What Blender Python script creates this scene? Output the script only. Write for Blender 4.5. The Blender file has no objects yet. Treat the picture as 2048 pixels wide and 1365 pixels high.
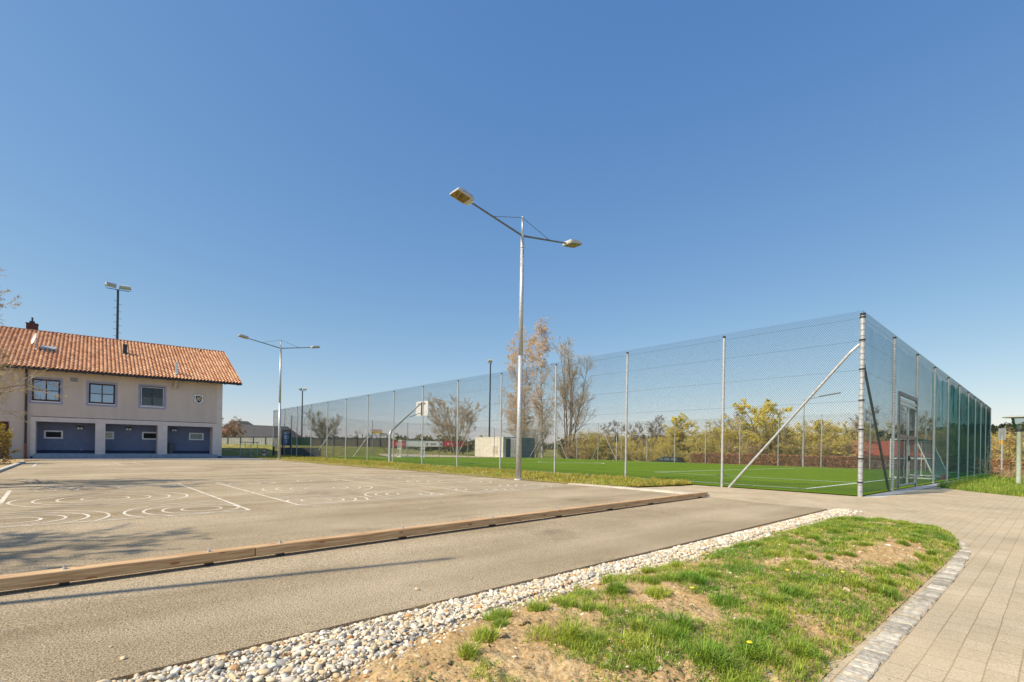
import bpy, math, numpy as np
from mathutils import Matrix, Vector
PI=math.pi
# ------------------------------------------------------------------ scene, camera
scn=bpy.context.scene
COL=scn.collection
F0=967.0; TH=0.016; HC=895.0; H=1.15        # focal length in px of a 2048 px wide picture, roll, horizon, eye height
cam_d=bpy.data.cameras.new('camera'); cam=bpy.data.objects.new('camera',cam_d); COL.objects.link(cam)
cam_d.sensor_width=36; cam_d.lens=F0/2048*36; cam_d.shift_y=(HC-682.5)/2048
cam_d.clip_end=9000; cam_d.clip_start=.05
cam.matrix_world=Matrix.Translation((0,0,H))@Matrix.Rotation(PI/2,4,'X')@Matrix.Rotation(TH,4,'Z')
scn.camera=cam
scn.view_settings.view_transform='Standard'; scn.view_settings.look='None'
scn.view_settings.gamma=1; scn.view_settings.exposure=EXPO if 'EXPO' in globals() else 0.0

def ray(x,y):
    a=x-1024;b=HC-y;c,s=math.cos(TH),math.sin(TH)
    return np.array([a*c-b*s,F0,a*s+b*c])/F0
def G0(x,y,z=0):
    r=ray(x,y);k=(z-H)/r[2];return np.array([r[0]*k,k])
C0=G0(1720,992)                              # the near corner of the ball court fence
ANG=math.radians(41.4)
U=np.array([-math.sin(ANG),math.cos(ANG)]);V=np.array([math.cos(ANG),math.sin(ANG)])
def TS(p): d=np.asarray(p)[:2]-C0;return float(d@U),float(d@V)
def sm(e0,e1,x):
    q=np.clip((x-e0)/(e1-e0),0,1);return q*q*(3-2*q)
def zplane(t,s): return -.0028*np.minimum(t,60)-.0065*np.clip(s,0,60)
def zg(p):
    t,s=TS(p);return float(zplane(t,s))
def G(x,y):
    z=0
    for i in range(8): p=G0(x,y,z);z=zg(p)
    return np.array([p[0],p[1],z])
def PT(x,y,D):                               # the point seen at a photo pixel, D metres deep
    r=ray(x,y)*D; return np.array([r[0],r[1],r[2]+H])
def W(t,s,z=None,dz=0):
    p=C0+t*U+s*V
    if z is None: z=float(zplane(t,s))
    return np.array([p[0],p[1],z+dz])

# ------------------------------------------------------------------ noise
def vnoise(x,y,seed=0):
    xi=np.floor(x).astype(np.int64);yi=np.floor(y).astype(np.int64);fx=x-xi;fy=y-yi
    def h(a,b):
        n=(a*374761393+b*668265263+seed*1442695041)&0xffffffff
        n=((n^(n>>13))*1274126177)&0xffffffff
        return ((n^(n>>16))&0xffff)/65535.0
    fx=fx*fx*(3-2*fx);fy=fy*fy*(3-2*fy)
    return (h(xi,yi)*(1-fx)+h(xi+1,yi)*fx)*(1-fy)+(h(xi,yi+1)*(1-fx)+h(xi+1,yi+1)*fx)*fy
def fbm(x,y,o=4,seed=0):
    v=0;a=.5;f=1
    for i in range(o): v=v+a*vnoise(x*f,y*f,seed+i*17);a*=.5;f*=2.03
    return v

# ------------------------------------------------------------------ materials
def lin(c):
    return tuple(((v/255)/12.92 if v/255<=.04045 else ((v/255+.055)/1.055)**2.4) for v in c)
def newmat(name):
    m=bpy.data.materials.new(name); m.use_nodes=True
    nt=m.node_tree; b=nt.nodes['Principled BSDF']; return m,nt,b
def mat(name,col,rough=.7,var=.15,scale=8,metal=0,bump=0,bscale=None,spec=.5,island=0,trans=0,stretch=None,col2=None):
    m,nt,b=newmat(name); N=nt.nodes;L=nt.links
    b.inputs['Roughness'].default_value=rough;b.inputs['Metallic'].default_value=metal
    b.inputs['Specular IOR Level'].default_value=spec
    tc=N.new('ShaderNodeTexCoord'); vec=tc.outputs['Object']
    if stretch:
        mp=N.new('ShaderNodeMapping');mp.inputs['Scale'].default_value=stretch;L.new(vec,mp.inputs[0]);vec=mp.outputs[0]
    no=N.new('ShaderNodeTexNoise');no.inputs['Scale'].default_value=scale;no.inputs['Detail'].default_value=5
    L.new(vec,no.inputs['Vector'])
    c=col; c2=col2 or tuple(min(1,v*(1+var)) for v in col); c1=col if col2 else tuple(v*(1-var) for v in col)
    mx=N.new('ShaderNodeMix');mx.data_type='RGBA'
    mr=N.new('ShaderNodeMapRange');mr.inputs[1].default_value=.35;mr.inputs[2].default_value=.65
    L.new(no.outputs['Fac'],mr.inputs[0]);L.new(mr.outputs[0],mx.inputs['Factor'])
    mx.inputs['A'].default_value=(*c1,1);mx.inputs['B'].default_value=(*c2,1)
    out=mx.outputs['Result']
    if island:
        g=N.new('ShaderNodeNewGeometry');hs=N.new('ShaderNodeHueSaturation')
        m2=N.new('ShaderNodeMapRange');m2.inputs[3].default_value=1-island;m2.inputs[4].default_value=1+island
        L.new(g.outputs['Random Per Island'],m2.inputs[0]);L.new(m2.outputs[0],hs.inputs['Value']);L.new(out,hs.inputs['Color']);out=hs.outputs[0]
    L.new(out,b.inputs['Base Color'])
    if bump:
        n2=N.new('ShaderNodeTexNoise');n2.inputs['Scale'].default_value=bscale or scale*4;n2.inputs['Detail'].default_value=6
        L.new(vec,n2.inputs['Vector']);bp=N.new('ShaderNodeBump');bp.inputs['Strength'].default_value=bump;bp.inputs['Distance'].default_value=.02
        L.new(n2.outputs['Fac'],bp.inputs['Height']);L.new(bp.outputs[0],b.inputs['Normal'])
    if trans:
        t=N.new('ShaderNodeBsdfTranslucent');L.new(out,t.inputs[0]);ms=N.new('ShaderNodeMixShader');ms.inputs[0].default_value=trans
        L.new(b.outputs[0],ms.inputs[1]);L.new(t.outputs[0],ms.inputs[2]);L.new(ms.outputs[0],N['Material Output'].inputs[0])
    return m
def netmat(name,col,alpha,trans=.4,wrinkle=0,tint=(1,1,1)):
    m,nt,b=newmat(name);N=nt.nodes;L=nt.links
    b.inputs['Base Color'].default_value=(*col,1);b.inputs['Roughness'].default_value=.8
    t=N.new('ShaderNodeBsdfTranslucent');t.inputs[0].default_value=(*col,1)
    a=N.new('ShaderNodeMixShader');a.inputs[0].default_value=trans;L.new(b.outputs[0],a.inputs[1]);L.new(t.outputs[0],a.inputs[2])
    tr=N.new('ShaderNodeBsdfTransparent');tr.inputs[0].default_value=(*tint,1);mx=N.new('ShaderNodeMixShader')
    tc=N.new('ShaderNodeTexCoord');mp=N.new('ShaderNodeMapping');mp.inputs['Scale'].default_value=(1.3,1.3,.35) if wrinkle else (1,1,1)
    no=N.new('ShaderNodeTexNoise');no.inputs['Scale'].default_value=1.6;no.inputs['Detail'].default_value=4
    L.new(tc.outputs['Object'],mp.inputs[0]);L.new(mp.outputs[0],no.inputs['Vector'])
    mr=N.new('ShaderNodeMapRange');mr.inputs[1].default_value=.3;mr.inputs[2].default_value=.7
    mr.inputs[3].default_value=max(0,alpha-.14*(1 if wrinkle else .3));mr.inputs[4].default_value=min(1,alpha+.14*(1 if wrinkle else .3))
    L.new(no.outputs['Fac'],mr.inputs[0]);L.new(mr.outputs[0],mx.inputs[0])
    L.new(tr.outputs[0],mx.inputs[1]);L.new(a.outputs[0],mx.inputs[2]);L.new(mx.outputs[0],N['Material Output'].inputs[0])
    return m

M={}
M['galv']=mat('galvanised_steel',(.50,.51,.52),.45,.18,14,metal=.35)
M['galv_dark']=mat('dark_grey_steel',(.16,.17,.18),.5,.2,10,metal=.3)
M['lace']=mat('post_lacing',(.27,.28,.29),.6,.15,9)
M['wire']=mat('fence_wire',(.04,.065,.075),.7,.1,3,spec=.2)
M['cap']=mat('black_plastic',(.02,.02,.022),.5,.1,5)
M['dark']=mat('dark_painted_steel',(.035,.04,.05),.5,.15,6)
M['navy']=mat('navy_painted_steel',(.03,.045,.09),.5,.15,6)
M['white']=mat('white_paint',(.78,.78,.78),.5,.05,6)
M['line']=mat('white_court_paint',(.76,.71,.62),.8,.22,5,col2=(.56,.47,.36))
M['turf_line']=mat('white_turf_line',(.80,.82,.72),.8,.08,6)
M['turf']=None
M['blue']=mat('blue_render',(.17,.20,.30),.9,.06,3,bump=.15,bscale=60)
M['navyplinth']=mat('dark_blue_plinth',(.035,.05,.10),.8,.1,4)
M['step']=mat('blue_grey_concrete',(.30,.33,.38),.85,.12,4)
M['band']=mat('pale_render',(.68,.58,.53),.9,.05,3,bump=.1,bscale=60)
M['trim']=mat('lilac_window_surround',(.32,.33,.46),.9,.05,3)
M['wood']=mat('dark_brown_wood',(.06,.022,.02),.5,.2,5)
M['dwood']=mat('dark_eave_wood',(.03,.024,.02),.6,.2,5)
M['pipe']=mat('dark_gutter_metal',(.04,.038,.042),.45,.15,5,metal=.3)
M['copper']=mat('brown_copper',(.28,.09,.05),.5,.2,5,metal=.2)
M['curtain']=mat('net_curtain',(.62,.66,.72),.9,.12,9,stretch=(12,12,.5))
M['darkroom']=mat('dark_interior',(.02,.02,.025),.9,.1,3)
M['frost']=mat('frosted_pane',(.22,.30,.27),.35,.1,4)
M['palegreen']=mat('pale_blind',(.5,.53,.40),.6,.05,4)
M['brick']=mat('chimney_brick',(.13,.05,.04),.9,.25,14)
M['cream']=mat('cream_concrete',(.74,.69,.60),.9,.08,2,bump=.1)
M['concrete']=mat('pale_concrete',(.55,.51,.45),.85,.14,3,bump=.2,bscale=50)
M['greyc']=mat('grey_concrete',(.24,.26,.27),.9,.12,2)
M['bark']=mat('tree_bark',(.24,.18,.13),.95,.3,6)
M['bark_grey']=mat('grey_twigs',(.44,.38,.28),.95,.25,4)
M['twig_gold']=mat('golden_twigs',(.60,.50,.20),.95,.25,4)
M['twig_pink']=mat('pinkish_twigs',(.62,.48,.36),.95,.25,4)
M['bark_warm']=mat('brown_twigs',(.50,.39,.25),.95,.25,4)
M['leaf_y']=mat('yellow_green_buds',(.80,.66,.11),.7,.3,1.5,island=.35,trans=.35)
M['leaf_g']=mat('olive_buds',(.42,.40,.08),.7,.3,1.5,island=.35,trans=.35)
M['leaf_o']=mat('rusty_catkins',(.76,.52,.25),.8,.3,1.5,island=.3,trans=.25)
M['leaf_b']=mat('brown_dry_leaves',(.42,.22,.11),.85,.35,3,island=.45,trans=.15)
M['leaf_d']=mat('dark_conifer',(.035,.05,.028),.9,.4,.15,island=.4)
M['grass']=mat('grass_blades',(.17,.33,.03),.6,.35,2.2,island=.5,trans=.35,col2=(.42,.48,.06))
M['grass_dry']=mat('yellowing_grass',(.34,.35,.05),.7,.3,2.5,island=.55,trans=.3,col2=(.56,.44,.10))
M['straw']=mat('dry_straw',(.50,.34,.18),.8,.2,4,island=.3,trans=.2)
M['red']=mat('red_board',(.52,.06,.07),.6,.08,4)
M['yellow']=mat('yellow_board',(.62,.45,.03),.6,.08,4)
M['orange']=mat('orange_band',(.75,.35,.02),.5,.08,4)
M['redtile']=mat('red_tiled_roof',(.42,.11,.06),.85,.2,6)
M['darktile']=mat('dark_slate_roof',(.03,.035,.04),.7,.25,3)
M['solar']=mat('solar_panels',(.25,.32,.42),.25,.1,3)
M['car']=mat('dark_car_paint',(.02,.025,.035),.25,.1,3,spec=.7)
M['rubber']=mat('tyre_rubber',(.015,.015,.015),.8,.1,3)
M['palegreenpole']=mat('pale_green_painted_pole',(.42,.47,.38),.55,.12,7)
M['tanlens']=mat('tan_lamp_lens',(.20,.14,.05),.25,.7,9)
M['lampgrey']=mat('pale_lamp_housing',(.48,.48,.46),.45,.1,8)
M['bulb']=mat('opal_globe',(.8,.8,.8),.3,.03,3)

def glassmat(name,tint,mixf):
    m,nt,b=newmat(name);N=nt.nodes;L=nt.links
    g=N.new('ShaderNodeBsdfGlossy');g.inputs['Roughness'].default_value=.02;g.inputs[0].default_value=(*tint,1)
    t=N.new('ShaderNodeBsdfTransparent');t.inputs[0].default_value=(.8,.85,.88,1)
    mx=N.new('ShaderNodeMixShader');fr=N.new('ShaderNodeFresnel');fr.inputs[0].default_value=1.5
    ma=N.new('ShaderNodeMath');ma.operation='ADD';ma.inputs[1].default_value=mixf;L.new(fr.outputs[0],ma.inputs[0])
    L.new(ma.outputs[0],mx.inputs[0]);L.new(t.outputs[0],mx.inputs[1]);L.new(g.outputs[0],mx.inputs[2]);L.new(mx.outputs[0],N['Material Output'].inputs[0])
    return m
M['glass']=glassmat('window_glass',(.60,.72,.88),.38)
M['dimglass']=glassmat('screened_glass',(.35,.38,.42),.10)
M['clear']=glassmat('lamp_glass',(1,1,1),.12)

# wall render with faint streaks
def wallmat():
    m,nt,b=newmat('mauve_render');N=nt.nodes;L=nt.links
    tc=N.new('ShaderNodeTexCoord')
    n1=N.new('ShaderNodeTexNoise');n1.inputs['Scale'].default_value=.7;n1.inputs['Detail'].default_value=6;L.new(tc.outputs['Object'],n1.inputs['Vector'])
    mp=N.new('ShaderNodeMapping');mp.inputs['Scale'].default_value=(2.5,2.5,.25);L.new(tc.outputs['Object'],mp.inputs[0])
    n2=N.new('ShaderNodeTexNoise');n2.inputs['Scale'].default_value=1.2;n2.inputs['Detail'].default_value=5;L.new(mp.outputs[0],n2.inputs['Vector'])
    ad=N.new('ShaderNodeMath');ad.operation='ADD';L.new(n1.outputs['Fac'],ad.inputs[0]);L.new(n2.outputs['Fac'],ad.inputs[1])
    r=N.new('ShaderNodeMapRange');r.inputs[1].default_value=.7;r.inputs[2].default_value=1.3;L.new(ad.outputs[0],r.inputs[0])
    mx=N.new('ShaderNodeMix');mx.data_type='RGBA';mx.inputs['A'].default_value=(.56,.46,.40,1);mx.inputs['B'].default_value=(.64,.53,.46,1)
    L.new(r.outputs[0],mx.inputs['Factor']);L.new(mx.outputs['Result'],b.inputs['Base Color']);b.inputs['Roughness'].default_value=.95
    n3=N.new('ShaderNodeTexNoise');n3.inputs['Scale'].default_value=50;L.new(tc.outputs['Object'],n3.inputs['Vector'])
    bp=N.new('ShaderNodeBump');bp.inputs['Strength'].default_value=.2;bp.inputs['Distance'].default_value=.01;L.new(n3.outputs['Fac'],bp.inputs['Height']);L.new(bp.outputs[0],b.inputs['Normal'])
    return m
M['wall']=wallmat()

def asphaltmat():
    m,nt,b=newmat('weathered_asphalt');N=nt.nodes;L=nt.links
    tc=N.new('ShaderNodeTexCoord');o=tc.outputs['Object']
    big=N.new('ShaderNodeTexNoise');big.inputs['Scale'].default_value=.35;big.inputs['Detail'].default_value=5;big.inputs['Roughness'].default_value=.62;L.new(o,big.inputs['Vector'])
    mp=N.new('ShaderNodeMapping');mp.inputs['Scale'].default_value=(.12,.9,1);L.new(o,mp.inputs[0])
    st=N.new('ShaderNodeTexNoise');st.inputs['Scale'].default_value=1.4;st.inputs['Detail'].default_value=6;L.new(mp.outputs[0],st.inputs['Vector'])
    fine=N.new('ShaderNodeTexNoise');fine.inputs['Scale'].default_value=95;fine.inputs['Detail'].default_value=3;fine.inputs['Roughness'].default_value=.7;L.new(o,fine.inputs['Vector'])
    vo=N.new('ShaderNodeTexVoronoi');vo.inputs['Scale'].default_value=130;L.new(o,vo.inputs['Vector'])
    ad=N.new('ShaderNodeMath');ad.operation='ADD';L.new(big.outputs['Fac'],ad.inputs[0]);L.new(st.outputs['Fac'],ad.inputs[1])
    r=N.new('ShaderNodeMapRange');r.inputs[1].default_value=.75;r.inputs[2].default_value=1.25;L.new(ad.outputs[0],r.inputs[0])
    mx=N.new('ShaderNodeMix');mx.data_type='RGBA';mx.inputs['A'].default_value=(.355,.275,.175,1);mx.inputs['B'].default_value=(.56,.45,.31,1);L.new(r.outputs[0],mx.inputs['Factor'])
    r2=N.new('ShaderNodeMapRange');r2.inputs[1].default_value=.38;r2.inputs[2].default_value=.60;r2.inputs[3].default_value=.35;r2.inputs[4].default_value=1.35;L.new(fine.outputs['Fac'],r2.inputs[0])
    m2=N.new('ShaderNodeMix');m2.data_type='RGBA';m2.blend_type='MULTIPLY';m2.inputs['Factor'].default_value=.85;L.new(mx.outputs['Result'],m2.inputs['A']);L.new(r2.outputs[0],m2.inputs['B'])
    # pale chips in the surface
    r3=N.new('ShaderNodeMapRange');r3.inputs[1].default_value=.80;r3.inputs[2].default_value=.95;L.new(vo.outputs['Color'],r3.inputs[0]);r3.inputs[4].default_value=.45
    m3=N.new('ShaderNodeMix');m3.data_type='RGBA';L.new(r3.outputs[0],m3.inputs['Factor']);L.new(m2.outputs['Result'],m3.inputs['A']);m3.inputs['B'].default_value=(.52,.42,.31,1)
    pit=N.new('ShaderNodeTexVoronoi');pit.inputs['Scale'].default_value=62;L.new(o,pit.inputs['Vector'])
    r5=N.new('ShaderNodeMapRange');r5.inputs[1].default_value=.05;r5.inputs[2].default_value=.42;r5.inputs[3].default_value=.42;r5.inputs[4].default_value=1.08;L.new(pit.outputs['Distance'],r5.inputs[0])
    cr=N.new('ShaderNodeTexNoise');cr.inputs['Scale'].default_value=.55;cr.inputs['Detail'].default_value=9;cr.inputs['Roughness'].default_value=.6;cr.inputs['Distortion'].default_value=.8;L.new(o,cr.inputs['Vector'])
    r6=N.new('ShaderNodeMapRange');r6.inputs[1].default_value=.56;r6.inputs[2].default_value=.70;r6.inputs[3].default_value=1;r6.inputs[4].default_value=.72;L.new(cr.outputs['Fac'],r6.inputs[0])
    mu=N.new('ShaderNodeMath');mu.operation='MULTIPLY';L.new(r5.outputs[0],mu.inputs[0]);L.new(r6.outputs[0],mu.inputs[1])
    m4=N.new('ShaderNodeMix');m4.data_type='RGBA';m4.blend_type='MULTIPLY';m4.inputs['Factor'].default_value=1;L.new(m3.outputs['Result'],m4.inputs['A']);L.new(mu.outputs[0],m4.inputs['B'])
    L.new(m4.outputs['Result'],b.inputs['Base Color']);b.inputs['Roughness'].default_value=.82
    bp=N.new('ShaderNodeBump');bp.inputs['Strength'].default_value=1;bp.inputs['Distance'].default_value=.012;L.new(fine.outputs['Fac'],bp.inputs['Height']);L.new(bp.outputs[0],b.inputs['Normal'])
    return m
M['asphalt']=asphaltmat();M['asphalt'].node_tree.nodes['Principled BSDF'].inputs['Specular IOR Level'].default_value=.12

def pavemat():
    m,nt,b=newmat('concrete_block_paving');N=nt.nodes;L=nt.links
    tc=N.new('ShaderNodeTexCoord');o=tc.outputs['Object']
    # wobble the joints a little
    wn=N.new('ShaderNodeTexNoise');wn.inputs['Scale'].default_value=3;L.new(o,wn.inputs['Vector'])
    vm=N.new('ShaderNodeVectorMath');vm.operation='MULTIPLY_ADD';L.new(wn.outputs['Color'],vm.inputs[0]);vm.inputs[1].default_value=(.010,.010,0);L.new(o,vm.inputs[2])
    br=N.new('ShaderNodeTexBrick');br.inputs['Scale'].default_value=1;br.inputs['Brick Width'].default_value=.205;br.inputs['Row Height'].default_value=.126
    br.inputs['Mortar Size'].default_value=.0038;br.inputs['Mortar Smooth'].default_value=.3;br.inputs['Bias'].default_value=0
    br.inputs['Color1'].default_value=(.47,.385,.265,1);br.inputs['Color2'].default_value=(.53,.435,.31,1);br.inputs['Mortar'].default_value=(.36,.27,.17,1);br.offset=.5
    L.new(vm.outputs[0],br.inputs['Vector'])
    big=N.new('ShaderNodeTexNoise');big.inputs['Scale'].default_value=.8;big.inputs['Detail'].default_value=6;L.new(o,big.inputs['Vector'])
    r=N.new('ShaderNodeMapRange');r.inputs[1].default_value=.3;r.inputs[2].default_value=.7;r.inputs[3].default_value=.84;r.inputs[4].default_value=1.12;L.new(big.outputs['Fac'],r.inputs[0])
    fine=N.new('ShaderNodeTexNoise');fine.inputs['Scale'].default_value=120;fine.inputs['Detail'].default_value=3;L.new(o,fine.inputs['Vector'])
    r2=N.new('ShaderNodeMapRange');r2.inputs[1].default_value=.35;r2.inputs[2].default_value=.65;r2.inputs[3].default_value=.8;r2.inputs[4].default_value=1.15;L.new(fine.outputs['Fac'],r2.inputs[0])
    mm=N.new('ShaderNodeMath');mm.operation='MULTIPLY';L.new(r.outputs[0],mm.inputs[0]);L.new(r2.outputs[0],mm.inputs[1])
    m2=N.new('ShaderNodeMix');m2.data_type='RGBA';m2.blend_type='MULTIPLY';m2.inputs['Factor'].default_value=1;L.new(br.outputs['Color'],m2.inputs['A']);L.new(mm.outputs[0],m2.inputs['B'])
    # sandy film blown over the joints in places
    sn=N.new('ShaderNodeTexNoise');sn.inputs['Scale'].default_value=1.1;sn.inputs['Detail'].default_value=7;L.new(o,sn.inputs['Vector'])
    r4=N.new('ShaderNodeMapRange');r4.inputs[1].default_value=.5;r4.inputs[2].default_value=.72;r4.inputs[4].default_value=.75;L.new(sn.outputs['Fac'],r4.inputs[0])
    m3=N.new('ShaderNodeMix');m3.data_type='RGBA';L.new(r4.outputs[0],m3.inputs['Factor']);L.new(m2.outputs['Result'],m3.inputs['A']);m3.inputs['B'].default_value=(.52,.41,.27,1)
    wv=N.new('ShaderNodeTexNoise');wv.inputs['Scale'].default_value=.5;wv.inputs['Detail'].default_value=8;L.new(o,wv.inputs['Vector'])
    r7=N.new('ShaderNodeMapRange');r7.inputs[1].default_value=.55;r7.inputs[2].default_value=.75;r7.inputs[3].default_value=1;r7.inputs[4].default_value=.82;L.new(wv.outputs['Fac'],r7.inputs[0])
    m5=N.new('ShaderNodeMix');m5.data_type='RGBA';m5.blend_type='MULTIPLY';m5.inputs['Factor'].default_value=1;L.new(m3.outputs['Result'],m5.inputs['A']);L.new(r7.outputs[0],m5.inputs['B'])
    L.new(m5.outputs['Result'],b.inputs['Base Color']);b.inputs['Roughness'].default_value=.85
    ma=N.new('ShaderNodeMath');ma.operation='MULTIPLY_ADD';L.new(br.outputs['Fac'],ma.inputs[0]);ma.inputs[1].default_value=-.5;L.new(fine.outputs['Fac'],ma.inputs[2])
    bp=N.new('ShaderNodeBump');bp.inputs['Strength'].default_value=.5;bp.inputs['Distance'].default_value=.006;L.new(ma.outputs[0],bp.inputs['Height']);L.new(bp.outputs[0],b.inputs['Normal'])
    return m
M['pave']=pavemat();M['pave'].node_tree.nodes['Principled BSDF'].inputs['Specular IOR Level'].default_value=.12

def blendmat(name,c1,c2,c3,s1,s2,bump=.3,rough=.95):
    m,nt,b=newmat(name);N=nt.nodes;L=nt.links
    tc=N.new('ShaderNodeTexCoord');o=tc.outputs['Object']
    n1=N.new('ShaderNodeTexNoise');n1.inputs['Scale'].default_value=s1;n1.inputs['Detail'].default_value=8;L.new(o,n1.inputs['Vector'])
    n2=N.new('ShaderNodeTexNoise');n2.inputs['Scale'].default_value=s2;n2.inputs['Detail'].default_value=6;L.new(o,n2.inputs['Vector'])
    r1=N.new('ShaderNodeMapRange');r1.inputs[1].default_value=.4;r1.inputs[2].default_value=.6;L.new(n1.outputs['Fac'],r1.inputs[0])
    r2=N.new('ShaderNodeMapRange');r2.inputs[1].default_value=.38;r2.inputs[2].default_value=.66;L.new(n2.outputs['Fac'],r2.inputs[0])
    a=N.new('ShaderNodeMix');a.data_type='RGBA';a.inputs['A'].default_value=(*c1,1);a.inputs['B'].default_value=(*c2,1);L.new(r1.outputs[0],a.inputs['Factor'])
    c=N.new('ShaderNodeMix');c.data_type='RGBA';L.new(a.outputs['Result'],c.inputs['A']);c.inputs['B'].default_value=(*c3,1);L.new(r2.outputs[0],c.inputs['Factor'])
    L.new(c.outputs['Result'],b.inputs['Base Color']);b.inputs['Roughness'].default_value=rough;b.inputs['Specular IOR Level'].default_value=.08
    bp=N.new('ShaderNodeBump');bp.inputs['Strength'].default_value=bump;bp.inputs['Distance'].default_value=.02;L.new(n2.outputs['Fac'],bp.inputs['Height']);L.new(bp.outputs[0],b.inputs['Normal'])
    return m
M['soil']=blendmat('sandy_soil',(.47,.325,.165),(.57,.43,.245),(.35,.225,.11),3,40,.9)
M['field']=blendmat('meadow',(.20,.24,.05),(.36,.30,.11),(.17,.16,.05),.12,1.5,.3)
M['farfield']=blendmat('farm_fields',(.50,.36,.14),(.42,.30,.12),(.22,.24,.06),.012,.035,.1)
M['turf']=blendmat('artificial_turf',(.135,.215,.007),(.17,.26,.012),(.105,.18,.005),.35,14,.6)
M['sandpath']=blendmat('sandy_path',(.52,.43,.32),(.60,.51,.40),(.46,.38,.27),1,12,.3)
M['path']=blendmat('grey_path',(.30,.29,.28),(.36,.34,.33),(.25,.24,.23),1,12,.3)

def pebblemat():
    m,nt,b=newmat('river_pebbles');N=nt.nodes;L=nt.links
    g=N.new('ShaderNodeNewGeometry');cr=N.new('ShaderNodeValToRGB');e=cr.color_ramp
    cols=[(0,(.64,.55,.41)),(.2,(.78,.71,.58)),(.38,(.50,.46,.40)),(.5,(.66,.53,.35)),(.62,(.80,.75,.66)),(.74,(.38,.36,.33)),(.84,(.62,.48,.30)),(.95,(.56,.31,.13))]
    e.interpolation='CONSTANT'
    e.elements[0].position=0;e.elements[0].color=(*cols[0][1],1);e.elements[1].position=cols[1][0];e.elements[1].color=(*cols[1][1],1)
    for p,c in cols[2:]:
        k=e.elements.new(p);k.color=(*c,1)
    L.new(g.outputs['Random Per Island'],cr.inputs[0])
    tc=N.new('ShaderNodeTexCoord');n=N.new('ShaderNodeTexNoise');n.inputs['Scale'].default_value=55;n.inputs['Detail'].default_value=4;L.new(tc.outputs['Object'],n.inputs['Vector'])
    r=N.new('ShaderNodeMapRange');r.inputs[1].default_value=.3;r.inputs[2].default_value=.7;r.inputs[3].default_value=.75;r.inputs[4].default_value=1.15;L.new(n.outputs['Fac'],r.inputs[0])
    mx=N.new('ShaderNodeMix');mx.data_type='RGBA';mx.blend_type='MULTIPLY';mx.inputs['Factor'].default_value=1;L.new(cr.outputs[0],mx.inputs['A']);L.new(r.outputs[0],mx.inputs['B'])
    L.new(mx.outputs['Result'],b.inputs['Base Color']);b.inputs['Roughness'].default_value=.7
    return m
M['pebble']=pebblemat()
M['cobble']=mat('granite_setts',(.44,.40,.34),.9,.22,25,island=.3,bump=.6,bscale=60,spec=.1)
def tilemat():
    m,nt,b=newmat('terracotta_tiles');N=nt.nodes;L=nt.links
    g=N.new('ShaderNodeNewGeometry');cr=N.new('ShaderNodeValToRGB');e=cr.color_ramp
    e.elements[0].color=(.50,.22,.11,1);e.elements[1].color=(.74,.45,.27,1);k=e.elements.new(.5);k.color=(.64,.34,.18,1)
    L.new(g.outputs['Random Per Island'],cr.inputs[0])
    tc=N.new('ShaderNodeTexCoord');n=N.new('ShaderNodeTexNoise');n.inputs['Scale'].default_value=3;n.inputs['Detail'].default_value=8;L.new(tc.outputs['Object'],n.inputs['Vector'])
    r=N.new('ShaderNodeMapRange');r.inputs[1].default_value=.3;r.inputs[2].default_value=.7;r.inputs[3].default_value=.75;r.inputs[4].default_value=1.15;L.new(n.outputs['Fac'],r.inputs[0])
    mx=N.new('ShaderNodeMix');mx.data_type='RGBA';mx.blend_type='MULTIPLY';mx.inputs['Factor'].default_value=1;L.new(cr.outputs[0],mx.inputs['A']);L.new(r.outputs[0],mx.inputs['B'])
    L.new(mx.outputs['Result'],b.inputs['Base Color']);b.inputs['Roughness'].default_value=.6
    return m
M['tile']=tilemat()
def beammat():
    m,nt,b=newmat('spruce_timber');N=nt.nodes;L=nt.links
    tc=N.new('ShaderNodeTexCoord');o=tc.outputs['Object']
    mp=N.new('ShaderNodeMapping');mp.inputs['Scale'].default_value=(1.1,22,22);L.new(o,mp.inputs[0])
    n=N.new('ShaderNodeTexNoise');n.inputs['Scale'].default_value=2.2;n.inputs['Detail'].default_value=6;n.inputs['Distortion'].default_value=.6;L.new(mp.outputs[0],n.inputs['Vector'])
    mx=N.new('ShaderNodeMix');mx.data_type='RGBA';mx.inputs['A'].default_value=(.40,.205,.08,1);mx.inputs['B'].default_value=(.74,.51,.28,1)
    r=N.new('ShaderNodeMapRange');r.inputs[1].default_value=.3;r.inputs[2].default_value=.7;L.new(n.outputs['Fac'],r.inputs[0]);L.new(r.outputs[0],mx.inputs['Factor'])
    vo=N.new('ShaderNodeTexVoronoi');vo.inputs['Scale'].default_value=1;m2=N.new('ShaderNodeMapping');m2.inputs['Scale'].default_value=(3.4,9,9);L.new(o,m2.inputs[0]);L.new(m2.outputs[0],vo.inputs['Vector'])
    r2=N.new('ShaderNodeMapRange');r2.inputs[1].default_value=.09;r2.inputs[2].default_value=.17;r2.inputs[3].default_value=.8;r2.inputs[4].default_value=0;L.new(vo.outputs['Distance'],r2.inputs[0])
    m3=N.new('ShaderNodeMix');m3.data_type='RGBA';L.new(r2.outputs[0],m3.inputs['Factor']);L.new(mx.outputs['Result'],m3.inputs['A']);m3.inputs['B'].default_value=(.30,.10,.03,1)
    L.new(m3.outputs['Result'],b.inputs['Base Color']);b.inputs['Roughness'].default_value=.65
    return m
M['beam']=beammat()
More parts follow.
